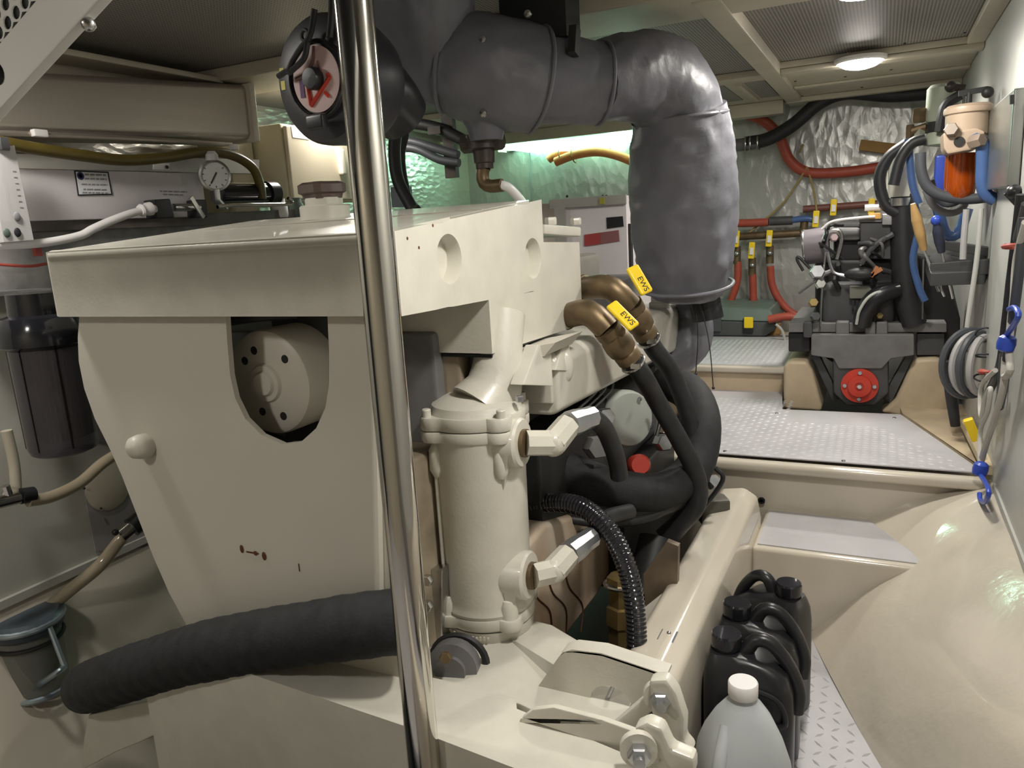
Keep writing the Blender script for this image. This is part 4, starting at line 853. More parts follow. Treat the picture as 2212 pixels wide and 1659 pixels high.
# big filter housings
def filt(px, pyt, pyb, Y, rpx, label, grp):
    q = at(px, pyt, Y=Y); b = at(px + 8, pyb, Y=Y); r = m(rpx, q); h = q.z - b.z; cx_, cy_ = q.x, q.y
    t = thing('water_filter', label, 'water filter', (cx_, cy_, b.z), grp)
    obj('head', MB().lathe([(r * .8, 0), (r * .82, -.05), (r * 1.05, -.055), (r * 1.22, -.085), (r * 1.22, -.12), (r * 1.02, -.13)], (cx_, cy_, q.z), (0, 0, 1), 32), blackg, t)
    bw = obj('bowl', MB().lathe([(r, -.12), (r * .97, -h + .02), (r * .9, -h + .005), (r * .8, -h), (0, -h)], (cx_, cy_, q.z), (0, 0, 1), 32), smoke, t)
    el = MB(); k = 72; el.loft([[V((cx_ + (r * (.74 if i % 2 else .66)) * math.cos(2 * math.pi * i / k), cy_ + (r * (.74 if i % 2 else .66)) * math.sin(2 * math.pi * i / k), q.z + z)) for i in range(k)] for z in (-.12, -h + .04)])
    obj('pleated_element', el, pleat, t, ang=10)
    for a in (-20, -75, -130): d = V((math.cos(math.radians(a)), math.sin(math.radians(a)), 0)) * r * 1.0; obj('bowl_rib', MB().bar((cx_ + d.x, cy_ + d.y, q.z - .13), (cx_ + d.x * .97, cy_ + d.y * .97, q.z - h + .02), .004, .004), blackp, bw)
filt(78, 632, 968, 1.14, 74, 'large water filter with smoked pleated bowl at the left edge', 'black water filters'); filt(190, 640, 940, 1.50, 62, 'water filter half hidden behind the engine front plate', 'black water filters')
solo('filter_bracket', plateX([(-20, 632), (110, 622), (110, 630), (-20, 642)], -1.95, -.18), zinc, 'pale metal shelf strip over the black water filters', 'bracket')
hose('red_wire', P([(-20, 570), (60, 575), (100, 570)], X=-2.05), .004, redtie, 'thin dark red wire loop left of the tank', 'wire', 8)
solo('red_plug', MB().box(at(79, 535, X=-2.06), (.015, .016, .045)), redtie, 'small dark red plug beside the flow meter', 'plug')
# clear hoses, disc, strainer
hose('clear_hose', P([(60, 1082), (110, 1073), (170, 1045), (220, 1002), (262, 975)], X=-2.0), .0165, amberclear, 'clear tan hose curving behind the engine plate')
t = thing('hose_tee', 'bright metal hose tee with black clip at the left edge', 'fitting', at(20, 1090, X=-2.0))
obj('tee', MB().cyl(at(-30, 1092, X=-2.0), at(40, 1075, X=-2.0), .017, 12).cyl(at(20, 1080, X=-2.0), at(10, 1050, X=-2.0), .012, 10), chrome, t)
obj('clip', MB().cyl(at(44, 1072, X=-2.0), at(72, 1068, X=-2.0), .021, 14), blackp, t)
hose('white_pipe', P([(14, 930), (30, 1000), (35, 1060)], X=-2.02), .0135, trimc, 'cream plastic pipe running down under the water filter', 'pipe')
t = thing('inspection_disc', 'round cream inspection plate on the port hull', 'plate', at(235, 1105, X=-2.1))
obj('disc', MB().lathe([(.075, 0), (.075, .006), (.070, .009), (0, .009)], at(232, 1050, X=-2.115), (1, 0, 0), 36), trimc, t)
for px, py in ((182, 1055), (218, 1098)): obj('screw', MB().ball(at(px, py, X=-2.10), .004, 8), ink, t)
solo('hull_pad', plateX([(176, 1040), (300, 1030), (340, 1180), (205, 1190)], -2.117, .004), mat('grey_pad', (.30, .28, .28), .6), 'grey pad behind the round inspection plate on port hull', 'pad')
t = thing('strainer', 'glass bowled water strainer with steel bail at lower left', 'strainer', at(70, 1490, Y=1.18))
q = at(52, 1335, Y=1.13); r = m(74, q); hh = q.z - at(70, 1480, Y=1.13).z
obj('head', MB().lathe([(r * .4, .018), (r * .9, .016), (r, .006), (r, -.022), (r * .95, -.03)], q, (.05, 0, 1), 28), mat('grey_blue_cast', (.07, .09, .11), .35, var=.3, vscale=30), t)
obj('bowl', MB().lathe([(r * .9, -.025), (r * .9, -hh + .02), (r * .82, -hh), (0, -hh)], q, (.05, 0, 1), 28), glass, t)
obj('basket', MB().lathe([(r * .62, -.03), (r * .6, -hh + .03), (0, -hh + .03)], q, (.05, 0, 1), 20), mat('dim_mesh', (.20, .19, .15), .5), t)
obj('top_ring', MB().torus(q - zd * .002, (.05, 0, 1), r * .98, .009, 30, 8), mat('bluish_steel', (.35, .42, .46), .3, .8), t)
obj('band', MB().torus(q - zd * .055, (.05, 0, 1), r * .92, .006, 30, 8), gblack, t)
e1 = at(105, 1350, Y=1.14); e2 = at(140, 1440, Y=1.13)
obj('bail', MB().cyl(e1, e2, .0075, 10).torus(q - zd * (hh - .008), (.05, 0, 1), r * .9, .008, 30, 8).tube([e2, at(120, 1455, Y=1.10), at(60, 1496, Y=1.10)], .008, 8), mat('bluish_steel', (.35, .42, .46), .3, .8), t)
obj('top_knob', MB().ball(at(28, 1305, Y=1.17), .03, 12, (1.2, 1, .6)), blackp, t)
hose('strainer_hose', path([(105, 1312, 1.2), (160, 1268, 1.25), (215, 1222, 1.30), (255, 1172, 1.36), (290, 1132, 1.42)]), .0185, amberclear, 'clear hose rising from the glass strainer')
t = thing('hose_end', 'black and chrome hose end beside the engine plate', 'fitting', at(290, 1150, Y=1.4))
obj('sleeve', MB().cyl(at(262, 1158, Y=1.36), at(286, 1138, Y=1.39), .022, 14), chrome, t); obj('grip', MB().cyl(at(284, 1140, Y=1.38), at(312, 1118, Y=1.42), .030, 14), blackp, t)
obj('tab', MB().ball(at(249, 1150, Y=1.33), .010, 10), blackp, t)
solo('mount_foot', MB().prism(P([(190, 1545), (330, 1512), (332, 1590), (300, 1605), (250, 1625), (175, 1665), (180, 1600)], Y=1.0), (0, .12, 0)), cream, 'cream mount foot under the left end of the foam hose', 'mount', bevel=.004)

# ================================================================== AFT WALL
FW = FY - .03
hose('red_hose', path([(1540, 232, 4.55), (1585, 242, 4.6), (1640, 256, 4.62), (1680, 290, 4.64), (1705, 345, 4.66), (1745, 372, 4.66), (1820, 372, 4.66), (1890, 363, 4.66), (1960, 350, 4.66)]), .028, redhose, 'red rubber hose sweeping across the foil wall')
hose('black_drain_hose', path([(1610, 310, 4.5), (1660, 300, 4.5), (1715, 268, 4.5), (1770, 222, 4.5), (1830, 200, 4.5), (1930, 205, 4.52), (2060, 195, 4.5)]), .036, rubber, 'thick black hose rising across the foil wall to the ceiling', n=18)
t = thing('hose_spigot', 'dim grey pipe spigot with steel clamps behind the vertical lagging', 'fitting', at(1600, 330, Y=4.5))
obj('pipe', MB().cyl(at(1560, 318, Y=4.5), at(1640, 308, Y=4.5), .034, 18), gmid, t)
for px in (1612, 1622, 1638): obj('clamp', MB().torus(at(px, 312 - (px - 1612) * .1, Y=4.5), at(1640, 308, Y=4.5) - at(1560, 318, Y=4.5), .038, .006, 24, 8), steel, t)
hose('orange_hose', path([(1185, 345, FW - .06), (1200, 335, FW - .06), (1240, 320, FW - .06), (1320, 312, FW - .06)]), .026, orangehose, 'upper orange hose tied below the fluorescent tube')
hose('orange_hose', path([(1200, 350, FW - .1), (1240, 335, FW - .1), (1290, 328, FW - .1), (1340, 338, FW - .1), (1400, 365, FW - .1)]), .028, orangehose, 'lower orange hose curving behind the lagging')
for px, sd in ((1213, 'left'), (1240, 'right')): solo('cable_tie', MB().torus(at(px, 336, Y=FW - .08), (1, 0, .2), .045, .004, 20, 6), cordbr, sd + ' brown tie round the orange hoses', 'cable tie', 'ties on the orange hoses')
solo('wood_block', MB().box(at(1898, 318, Y=4.68), (.19, .03, .055), Matrix.Rotation(.22, 3, 'Y')), kraft, 'brown wooden strip fixed to the foil wall', 'wood strip', bevel=.003)
for pts, lab in ((((1745, 360), (1690, 440), (1610, 510)), 'tan cord slanting left from the red hose'), (((1745, 365), (1757, 410), (1765, 460)), 'tan cord hanging right from the red hose'), (((1727, 330), (1735, 312), (1731, 318)), 'short tan cord end above the red hose')):
    hose('tan_cord', [at(x, y, Y=4.64) for x, y in pts], .006, cordbr, lab, 'cord', 8)
# manifold with levers
t = thing('valve_manifold', 'brass valve manifold with yellow levers on the foil wall', 'manifold', at(1650, 560, Y=4.64))
obj('lower_pipe', MB().cyl(at(1580, 512, Y=4.64), at(1735, 503, Y=4.64), .022, 14), bronze, t)
obj('upper_pipe', MB().cyl(at(1735, 452, Y=4.66), at(1900, 440, Y=4.66), .020, 14), mat('red_brown_pipe', (.16, .06, .045), .5), t)
obj('elbow', MB().ball(at(1736, 500, Y=4.64), .03, 12).cyl(at(1736, 500, Y=4.64), at(1738, 478, Y=4.64), .022, 12), bronze, t)
obj('coupling', MB().cyl(at(1662, 478, Y=4.62), at(1712, 476, Y=4.62), .025, 12), gdark, t)
for px, py, dy in ((1592, 498, 0), (1625, 523, 22), (1663, 497, 0), (1764, 455, 0), (1802, 430, 0), (1884, 428, 0)):
    lv = obj('lever', MB().bar(at(px, py, Y=4.58), at(px - 3, py + 36, Y=4.58), m(13, at(px, py, Y=4.58)), .012), yellow, t, bevel=.005)
    obj('lever_plate', MB().bar(at(px - 1, py + 12, Y=4.565), at(px - 2, py + 27, Y=4.565), .020, .002), labelw, lv)
    if px < 1700:
        obj('valve_body', MB().cyl(at(px, py + 34, Y=4.62), at(px, py + 72, Y=4.62), .022, 12), bronze, t); obj('valve_nut', MB().ball(at(px, py + 50, Y=4.59), .014, 10), zinc, t)
for k, (pts, lab) in enumerate(((((1594, 565), (1592, 610), (1575, 660)), 'red hose dropping behind the lagging edge'), (((1626, 592), (1627, 630), (1628, 675)), 'short straight red hose behind the tool case'), (((1664, 575), (1668, 615), (1685, 650), (1710, 675), (1745, 688)), 'red hose curving down to the generator'))):
    hose('manifold_hose', [at(x, y, Y=4.62) for x, y in pts], .021, redhose, lab)
hose('red_feed_hose', [at(x, y, Y=4.62) for x, y in ((1560, 482), (1610, 482), (1660, 480))], .023, redhose, 'horizontal red hose end meeting the blue one')
hose('blue_feed_hose', [at(x, y, Y=4.62) for x, y in ((1708, 476), (1740, 472), (1762, 476))], .018, bluehose, 'short dull blue hose on the valve manifold')
hose('red_lower_hose', [at(x, y, Y=4.3) for x, y in ((1660, 690), (1700, 684), (1745, 690))], .022, redhose, 'red brown hose lying behind the tool case')
# cables behind the air filter
for pts, r, ma_, lab in ((((850, 262), (905, 268), (950, 278), (1000, 302)), .024, rubber, 'thick black cable clipped under the ceiling'), (((850, 300), (900, 308), (945, 322), (990, 335)), .018, greyhose, 'upper grey conduit behind the air filter'), (((850, 318), (900, 322), (950, 345), (992, 352)), .018, greyhose, 'lower grey conduit behind the air filter')):
    hose('conduit', [at(x, y, Y=2.9) for x, y in pts], r, ma_, lab, 'conduit')
hose('loose_cable', [at(x, y, Y=2.2) for x, y in ((878, 250), (876, 290), (868, 330), (872, 380), (885, 430), (905, 455))], .012, rubber, 'black cable dropping behind the pole to the tank top', 'cable')
hose('loose_cable', [at(x, y, Y=2.1) for x, y in ((855, 280), (852, 330), (860, 390), (890, 450))], .02, rubber, 'thicker black cable hugging the pole', 'cable')
solo('cable_bracket', MB().bb(at(962, 385, Y=2.92), at(973, 100, Y=2.95)).box(at(940, 282, Y=2.88), (.06, .02, .03)), dk, 'brown bracket carrying the grey conduits', 'bracket')
solo('junction_box', MB().box(at(868, 425, Y=2.3), (.06, .05, .07)), mat('slate_box', (.20, .23, .26), .4), 'small slate grey box right of the pole', 'box', bevel=.004)
# white cabinet behind the engine
t = thing('white_cabinet', 'white metal cabinet with red strip label behind the engine', 'cabinet', at(1280, 640, Y=3.1))
cy0 = 3.1; A0 = at(1212, 432, Y=cy0); A1 = at(1352, 430, Y=cy0)
obj('body', MB().bb((A0.x, cy0, .52), (A1.x, cy0 + .5, A0.z)), whitebox, t)
obj('angle_trim', MB().bb((A0.x - .05, cy0 - .012, A0.z - .035), (A1.x + .004, cy0 - .001, A0.z + .004)), mat('aluminium_angle', (.42, .41, .38), .4, .5), t, bevel=.002)
obj('angle_trim', MB().bb((A0.x - .03, cy0 - .013, .9), (A0.x + .02, cy0 - .001, A0.z - .03)), MATS['aluminium_angle'], t, bevel=.002)
obj('side_wing', MB().bb((A0.x - .22, cy0 + .02, .52), (A0.x, cy0 + .5, A0.z - .01)), mat('pinkish_white', (.66, .58, .52), .45), t)
obj('display', plateY([(1310, 470), (1345, 467), (1347, 489), (1311, 494)], cy0 - .003, .003), blackg, t, label='black display window')
lb = obj('strip_label', plateY([(1262, 507), (1336, 497), (1338, 521), (1262, 532)], cy0 - .003, .003), redlab2, t, label='red strip label')
obj('label_block', plateY([(1262, 508), (1296, 503), (1296, 527), (1262, 532)], cy0 - .0045, .002), redlab, lb)
obj('yellow_clip', MB().box(at(1301, 434, Y=cy0 - .015), (.02, .01, .025)), mat('olive_clip', (.35, .33, .05), .5), t)
for px in (1225, 1302, 1310): obj('screw', MB().ball(at(px, 424, Y=cy0 + .02), .006, 8), gblack, t)
obj('hinge', MB().bb((A1.x, cy0 + .02, .95), (A1.x + .01, cy0 + .05, A1.z - .1)), gblack, t)
# tool case on the aft platform
t = thing('tool_case', 'green grey tool case with yellow latch on the aft platform', 'tool case', at(1600, 725, Z=.547))
q = at(1535, 727, Z=.55); y_ = q.y + .02; xa, xb = at(1520, 700, Y=y_).x, at(1682, 700, Y=y_).x
pf_ = [V((xa, y_, .55)), V((xb - .08, y_, .55)), V((xb - .02, y_, .60)), V((xb, y_, .68)), V((xb - .02, y_, .70)), V((xa, y_, .71))]
obj('lower_shell', MB().prism([p for p in [V((xa, y_, .55)), V((xb - .07, y_, .55)), V((xb - .02, y_, .585)), V((xb - .01, y_, .63)), V((xa, y_, .64))]], (0, .36, 0)), mat('case_dark', (.07, .075, .075), .5), t, bevel=.012)
obj('lid', MB().loft([[V((xa, y_, .64)), V((xb - .01, y_, .63)), V((xb - .01, y_ + .36, .63)), V((xa, y_ + .36, .64))], [V((xa, y_ + .03, .715)), V((xb - .05, y_ + .03, .70)), V((xb - .03, y_ + .34, .72)), V((xa, y_ + .34, .73))]]), greenbox, t, bevel=.012)
lt_ = obj('latch', MB().box(at(1616, 703, Y=y_ - .008), (.055, .016, .085)), blackp, t, bevel=.006)
obj('latch_tab', MB().box(at(1617, 697, Y=y_ - .018), (.05, .012, .062)), yellow, lt_, bevel=.008, seg=3)
obj('handle', MB().bb((xa, y_ - .014, .575), (xa + .10, y_, .665)), MATS['case_dark'], t, bevel=.008)
solo('wood_chock', MB().box(at(1672, 714, Y=y_ + .1), (.07, .06, .08)), kraft, 'brown wooden chock beside the tool case', 'wood block', bevel=.003)
hose('loose_white_cord', [at(x, y, Y=y_ - .1) for x, y in ((1676, 700), (1690, 715), (1698, 745), (1702, 760))], .007, rope, 'white cord between tool case and generator', 'cord', 8)

# ================================================================== GENERATOR SET
GY = 3.42
gs = thing('generator', 'dark grey diesel generator with red coupling on the aft platform', 'generator', at(1860, 890, Y=GY))
def gp(px, py, dY=0): return at(px, py, Y=GY + dY)
def gbox(nm, x0, y0, x1, y1, d0, d1, ma, par=gs, **k): return obj(nm, MB().prism([gp(x0, y1, d0), gp(x1, y1, d0), gp(x1, y0, d0), gp(x0, y0, d0)], (0, d1 - d0, 0)), ma, par, **k)
# base rails
rl = gbox('cradle_rail', 1703, 698, 2045, 718, -.03, .55, gmid, bevel=.004)
gbox('cradle_web', 1703, 718, 1750, 760, .0, .5, gblack, bevel=.006); gbox('cradle_web', 1980, 720, 2040, 768, .0, .5, gdark, bevel=.006)
obj('bearer', MB().prism([gp(1752, 722, -.06), gp(1975, 722, -.06), gp(1975, 768, -.06), gp(1925, 775, -.06), gp(1905, 797, -.06), gp(1812, 797, -.06), gp(1800, 775, -.06), gp(1752, 768, -.06)], (0, .08, 0)), gmid, gs, bevel=.006)
for x0, x1, q in ((1752, 1800, 0), (1975, 1920, 1)):
    obj('bearer_leg', MB().prism([gp(x0, 768), gp(x0 + (18 if q == 0 else -18), 768), gp(1815 if q == 0 else 1905, 860), gp(1800 if q == 0 else 1925, 872)], (0, .04, 0)), gdark, gs, bevel=.004)
obj('gear_housing', MB().prism([gp(1798, 775, -.05), gp(1920, 775, -.05), gp(1920, 850, -.05), gp(1890, 878, -.05), gp(1830, 878, -.05), gp(1800, 850, -.05)], (0, .30, 0)), gdark, gs, bevel=.012)
q = gp(1857, 832, -.05)
fl = obj('coupling_flange', MB().lathe([(m(37, q), 0), (m(37, q), .016), (m(24, q), .018), (m(23, q), .030), (m(9, q), .032), (m(8, q), .026), (0, .026)], q, (0, -1, 0), 36), redm, gs, label='red round output coupling')
for a in (0, 90, 180, 270): obj('flange_bolt', MB().hexn(q + V((math.cos(math.radians(a)) * m(29, q), -.016, math.sin(math.radians(a)) * m(29, q))), (0, -1, 0), .009, .010), zinc, fl)
obj('shaft_nut', MB().hexn(q + V((0, -.028, 0)), (0, -1, 0), .010, .010), steel, fl)
gbox('block', 1760, 560, 1960, 705, .05, .65, gblack, bevel=.02)
gbox('alternator_end', 1775, 610, 1935, 705, -.0, .1, gdark, bevel=.03)
obj('bell_housing', MB().lathe([(m(95, gp(1850, 700)), .0), (m(95, gp(1850, 700)), .06), (m(80, gp(1850, 700)), .09), (0, .09)], gp(1850, 700, .16), (0, -1, 0), 40), gdark, gs)
obj('air_duct', MB().tube([gp(1862, 700, -.05), gp(1870, 670, -.07), gp(1895, 640, -.08), (gp(1942, 625, -.06))], [.036, .038, .036, .03], 16), blackp, gs)
obj('duct_edge', MB().tube([gp(1850, 700, -.09), gp(1858, 668, -.11), gp(1885, 636, -.11), (gp(1944, 618, -.08))], .006, 8), mat('pale_edge', (.45, .47, .43), .4), gs)
obj('starter_can', MB().cyl(gp(1735, 535, .05), gp(1790, 528, .05), m(38, gp(1760, 530)), 24), mat('plum_grey', (.16, .14, .155), .35), gs)
obj('can_rim', MB().torus(gp(1738, 535, .05), gp(1790, 528, .05) - gp(1735, 535, .05), m(37, gp(1740, 530)), .005, 30, 8), steel, gs)
eb = gbox('electronics_box', 1858, 480, 1925, 560, -.02, .25, gdark, bevel=.006)
gbox('box_lid', 1855, 470, 1905, 480, -.03, .2, gmid, bevel=.003)
gbox('relay', 1876, 460, 1903, 473, -.04, .02, mat('orange_relay', (.75, .42, .12), .5), bevel=.003)
gbox('solenoid', 1905, 462, 1927, 486, -.04, .05, zinc, bevel=.004)
obj('white_filter', MB().cyl(gp(1868, 449, -.02), gp(1910, 448, -.02), .013, 14), whitep, gs)
gbox('head', 1800, 480, 1930, 580, .1, .6, gblack, bevel=.02)
gbox('rocker_cover', 1780, 492, 1860, 520, .06, .5, gmid, bevel=.015)
random.seed(5)
for k in range(16):
    x0, y0 = random.uniform(1765, 1915), random.uniform(505, 600); x1, y1 = x0 + random.uniform(-50, 50), y0 + random.uniform(-40, 60)
    obj('harness_cable', MB().tube([gp(x0, y0, -.02), gp((x0 + x1) / 2 + random.uniform(-15, 15), (y0 + y1) / 2 - 8, -.06), gp(x1, y1, -.02)], random.choice((.006, .008, .011)), 8), random.choice((rubber, gblack, gdark, gmid)), gs)
for pts, r, ma_ in ((((1778, 520), (1790, 500), (1812, 498), (1818, 520), (1808, 560)), .008, steel), (((1775, 495), (1800, 478), (1860, 470), (1890, 468)), .005, whitep), (((1788, 545), (1795, 575), (1805, 590), (1838, 598)), .007, zinc), (((1930, 505), (1890, 530), (1860, 570)), .012, gdark)):
    obj('pipe', MB().tube([gp(x, y, -.05) for x, y in pts], r, 8), ma_, gs)
obj('dip_rod', MB().tube([gp(1783, 545, -.05), gp(1775, 640, -.05), gp(1772, 705, -.05)], .0045, 8), steel, gs)
obj('dip_rod', MB().cyl(gp(1994, 560, -.06), gp(1992, 690, -.06), .0035, 8), steel, gs)
for px, py, r, ma_ in ((1762, 590, .03, zinc), (1770, 615, .022, steel), (1800, 515, .016, mat('pinkish', (.5, .38, .38), .4)), (1840, 600, .018, zinc), (1755, 655, .02, brass), (1760, 685, .02, gdark), (1898, 683, .014, brass)):
    obj('fitting', MB().hexn(gp(px, py, -.04), (.3, -1, .3), r, r * 1.3), ma_, gs)
obj('copper_lug', MB().bar(gp(1880, 595, -.08), gp(1905, 580, -.08), .006, .016).bar(gp(1882, 598, -.08), gp(1895, 575, -.08), .006, .012), copper, gs)
obj('boot', MB().ball(gp(1860, 592, -.06), .045, 12, (1.4, .7, .6)), rubber, gs)
gbox('name_plate', 1835, 618, 1893, 645, -.035, -.02, mat('olive_plate', (.15, .15, .12), .5), bevel=.003)
for k in range(4): gbox('vent_slot', 1840 + k * 9, 650, 1845 + k * 9, 668, -.025, -.01, gblack)
for px, w in ((1745, 20), (1880, 24), (1820, 30), (1905, 26)):
    gbox('casting_lump', px - w / 2, 695, px + w / 2, 730, -.05, .02, gmid if w > 22 else gdark, bevel=.008)
obj('dark_loop', MB().tube([gp(1735, 585, .0), gp(1722, 562, .0), (gp(1726, 556, .0)), gp(1750, 580, .0)], .006, 8), rubber, gs)
# fibreglass beds beside it
b1_ = MB().prism([gp(1692, 884, -.04), gp(1692, 790, -.04), gp(1705, 780, -.04), gp(1742, 780, -.04), gp(1755, 800, -.04), gp(1775, 875, -.04), gp(1775, 890, -.04)], (0, .5, 0))
struct('floor_generator_bed', b1_, gelraw, bevel=.02, seg=3)
b2_ = MB().prism([gp(1900, 892, -.02), gp(1935, 862, -.02), gp(1975, 775, -.02), gp(2030, 772, -.02), gp(2050, 800, -.02), gp(2070, 900, -.02), gp(2060, 930, -.02)], (0, .5, 0))
struct('floor_generator_bed_outer', b2_, gelraw, bevel=.02, seg=3)
# exhaust riser of the generator
t = thing('generator_exhaust', 'tall black lagged exhaust riser beside the generator', 'exhaust', at(1950, 700, Y=3.5))
obj('riser', MB().tube([at(x, y, Y=3.40) for x, y in ((1950, 420), (1951, 500), (1954, 580), (1962, 650), (1975, 700))], [.042, .045, .048, .05, .045], 20), rubber, t)
obj('loop_hose', MB().tube([at(x, y, Y=3.38) for x, y in ((1960, 310), (1920, 340), (1900, 385), (1912, 440), (1940, 460))], .022, 14), rubber, t)
obj('white_top', MB().lathe([(.048, 0), (.048, .10), (.040, .15), (.02, .165), (0, .168)], at(1944, 425, Y=3.40), (0, 0, 1), 24), mat('white_wrap', (.66, .64, .55), .6), t)
obj('clamp', MB().lathe([(.047, -.03), (.049, -.028), (.049, 0), (.045, .002)], at(1944, 428, Y=3.40), (0, 0, 1), 24), steel, t)
obj('dark_mass', MB().prism([at(1965, 545, Y=3.5), at(2045, 560, Y=3.5), at(2075, 690, Y=3.5), at(2072, 860, Y=3.5), at(2050, 905, Y=3.5), at(2040, 770, Y=3.5), at(1970, 700, Y=3.5)], (0, .12, 0)), gblack, t, bevel=.02)
solo('black_lever_arm', MB().tube([at(2048, 780, Y=3.0), at(2056, 860, Y=3.0), at(2064, 920, Y=3.0)], [.022, .02, .016], 12), rubber, 'black hanging strap end beside the outer generator bed', 'strap')

# ================================================================== STARBOARD WALL EQUIPMENT
# fuel filter with amber bowl
FYY = 2.95
def wp(px, py, dY=0): return at(px, py, Y=FYY + dY)
t = thing('fuel_filter', 'beige fuel filter with amber bowl on the right wall', 'fuel filter', wp(2085, 410))
q = wp(2092, 232); fr = m(44, q)
obj('head', MB().lathe([(fr * 1.05, 0), (fr * 1.08, -.008), (fr * 1.06, -.018), (fr * .98, -.022), (fr * .96, -.085), (fr * .9, -.09)], q, (0, 0, 1), 28), filterbeige, t)
obj('lid', MB().lathe([(fr * 1.06, 0), (fr * .9, .008), (fr * .3, .012), (0, .012)], q, (0, 0, 1), 28), filterbeige, t)
obj('mount_ear', MB().prism([wp(2120, 240, .02), wp(2175, 232, .02), wp(2178, 275, .02), wp(2122, 296, .02)], (0, .03, 0)), filterbeige, t, bevel=.006)
for px, py in ((2156, 247), (2151, 267), (2156, 283)): obj('ear_bolt', MB().hexn(wp(px, py, .015), (-.2, -1, 0), .012, .012), mat('tan_bolt', (.33, .26, .19), .5), t)
rg = obj('ring_block', MB().prism([wp(2036, 287, -.07), wp(2110, 275, -.07), wp(2130, 284, -.07), wp(2110, 322, -.07), wp(2046, 334, -.07), wp(2038, 320, -.07)], (0, .14, 0)), filterbeige, t, bevel=.008)
obj('port_hole', MB().lathe([(.0155, -.003), (.0155, .001), (0, .001)], wp(2072, 306, -.071), (0, 1, 0), 18), gblack, rg)
obj('bleed_valve', MB().hexn(wp(2057, 284, -.06), (-.2, -1, .2), .022, .03), mat('taupe', (.22, .17, .13), .5), t)
obj('outlet', MB().hexn(wp(2098, 308, -.07), (.6, -.6, .1), .022, .04), mat('taupe', (.22, .17, .13), .5), t)
obj('bowl', MB().lathe([(fr * .74, 0), (fr * .74, -.10), (fr * .66, -.135), (fr * .5, -.15), (0, -.15)], wp(2078, 332, .05), (0, 0, 1), 28), amber, t)
obj('back_plate', MB().prism([wp(2168, 230, .10), wp(2180, 228, .10), wp(2165, 345, .10), wp(2145, 345, .10)], (0, .06, 0)), filterbeige, t, bevel=.003)
obj('top_handle', MB().cyl(q + V((0, 0, .01)), q + V((0, 0, .045)), .009, 12).bar(q + V((-.03, 0, .045)), q + V((.05, 0, .05)), .016, .016).ball(q + V((.05, 0, .04)), .018, 12), gblack, t)
# second, paler filter behind
t = thing('fuel_filter', 'pale green fuel filter behind the beige one', 'fuel filter', at(2030, 300, Y=3.3))
q = at(2040, 200, Y=3.3); r = m(34, q)
obj('head', MB().lathe([(0, .03), (r * .8, .028), (r, .015), (r * 1.02, -.09), (r * .9, -.10), (r * .9, -.14), (r, -.15), (r, -.18), (0, -.19)], q, (0, 0, 1), 24), filtergreen, t)
obj('band', MB().lathe([(r * 1.0, -.10), (r * 1.0, -.135)], q, (0, 0, 1), 24), gblack, t)
obj('tap', MB().ball(at(2053, 188, Y=3.25), .02, 10).cyl(at(2053, 188, Y=3.25), at(2085, 190, Y=3.25), .012, 8), dk, t)
obj('black_guard', MB().tube([at(x, y, Y=3.22) for x, y in ((2075, 205), (2045, 225), (2035, 255), (2030, 285))], .018, 10), rubber, t)
t = thing('pipe_tee', 'rusty brass pipe tee with nuts left of the fuel filters', 'fitting', at(1985, 300, Y=3.3))
obj('tee', MB().hexn(at(1985, 265, Y=3.3), (0, 0, 1), .024, .05).cyl(at(1968, 285, Y=3.3), at(2000, 275, Y=3.3), .016, 10), bronze, t)
obj('nut', MB().hexn(at(1985, 315, Y=3.3), (0, 0, 1), .020, .06), mat('pale_nut', (.40, .42, .32), .4, .5), t); obj('nut', MB().hexn(at(1965, 300, Y=3.3), (0, 0, 1), .016, .05), bronze, t)
def whose(pts, r, ma_, lab, nm='fuel_hose', Y=2.92): return hose(nm, [at(*((p[0], p[1])), Y=p[2] if len(p) > 2 else Y) for p in pts], r, ma_, lab)
whose(((2100, 306), (2114, 300), (2122, 315), (2123, 350), (2122, 395), (2130, 420), (2150, 432)), .0195, bluehose, 'bright blue hose curling down from the beige fuel filter', Y=2.88)
whose(((1962, 300), (1966, 350), (1972, 400), (1985, 440)), .014, bluehose, 'dark blue hose dropping from the rusty tee', Y=3.28)
whose(((1988, 330), (1990, 370), (2005, 405), (2040, 424), (2090, 430), (2140, 425), (2165, 420)), .0175, greyhose, 'dark grey hose swinging under the amber bowl', Y=2.98)
whose(((2010, 390), (2020, 420), (2045, 440), (2075, 430), (2085, 405)), .013, greyhose, 'middle grey hose loop under the amber bowl', Y=3.1)
whose(((2000, 410), (2018, 445), (2048, 460), (2078, 450), (2090, 420)), .013, mat('pale_grey_hose', (.22, .22, .23), .45), 'pale grey hose loop under the amber bowl', Y=3.15)
whose(((1998, 300), (1970, 310), (1945, 345), (1930, 400)), .020, rubber, 'black hose arching over the white wrapped riser', Y=3.25)
whose(((2022, 430), (2040, 500), (2060, 510), (2075, 495), (2090, 450)), .02, bluehose, 'dull blue hose bundle behind the screwdriver rack', Y=3.35)
whose(((1975, 440), (1985, 490), (1972, 560), (1985, 620), (1998, 650)), .013, bluehose, 'navy hose hanging beside the black riser', Y=3.3)
solo('blue_pack', MB().box(at(2035, 375, Y=3.2), (.05, .05, .13)), bluep, 'blue plastic piece behind the amber bowl', 'clip', bevel=.01)
hose('grey_pipe', [at(2142, 300, Y=2.95), at(2140, 360, Y=2.95), at(2136, 410, Y=2.95)], .022, mat('olive_pipe', (.24, .25, .20), .5), 'olive grey pipe behind the blue hose', 'pipe')
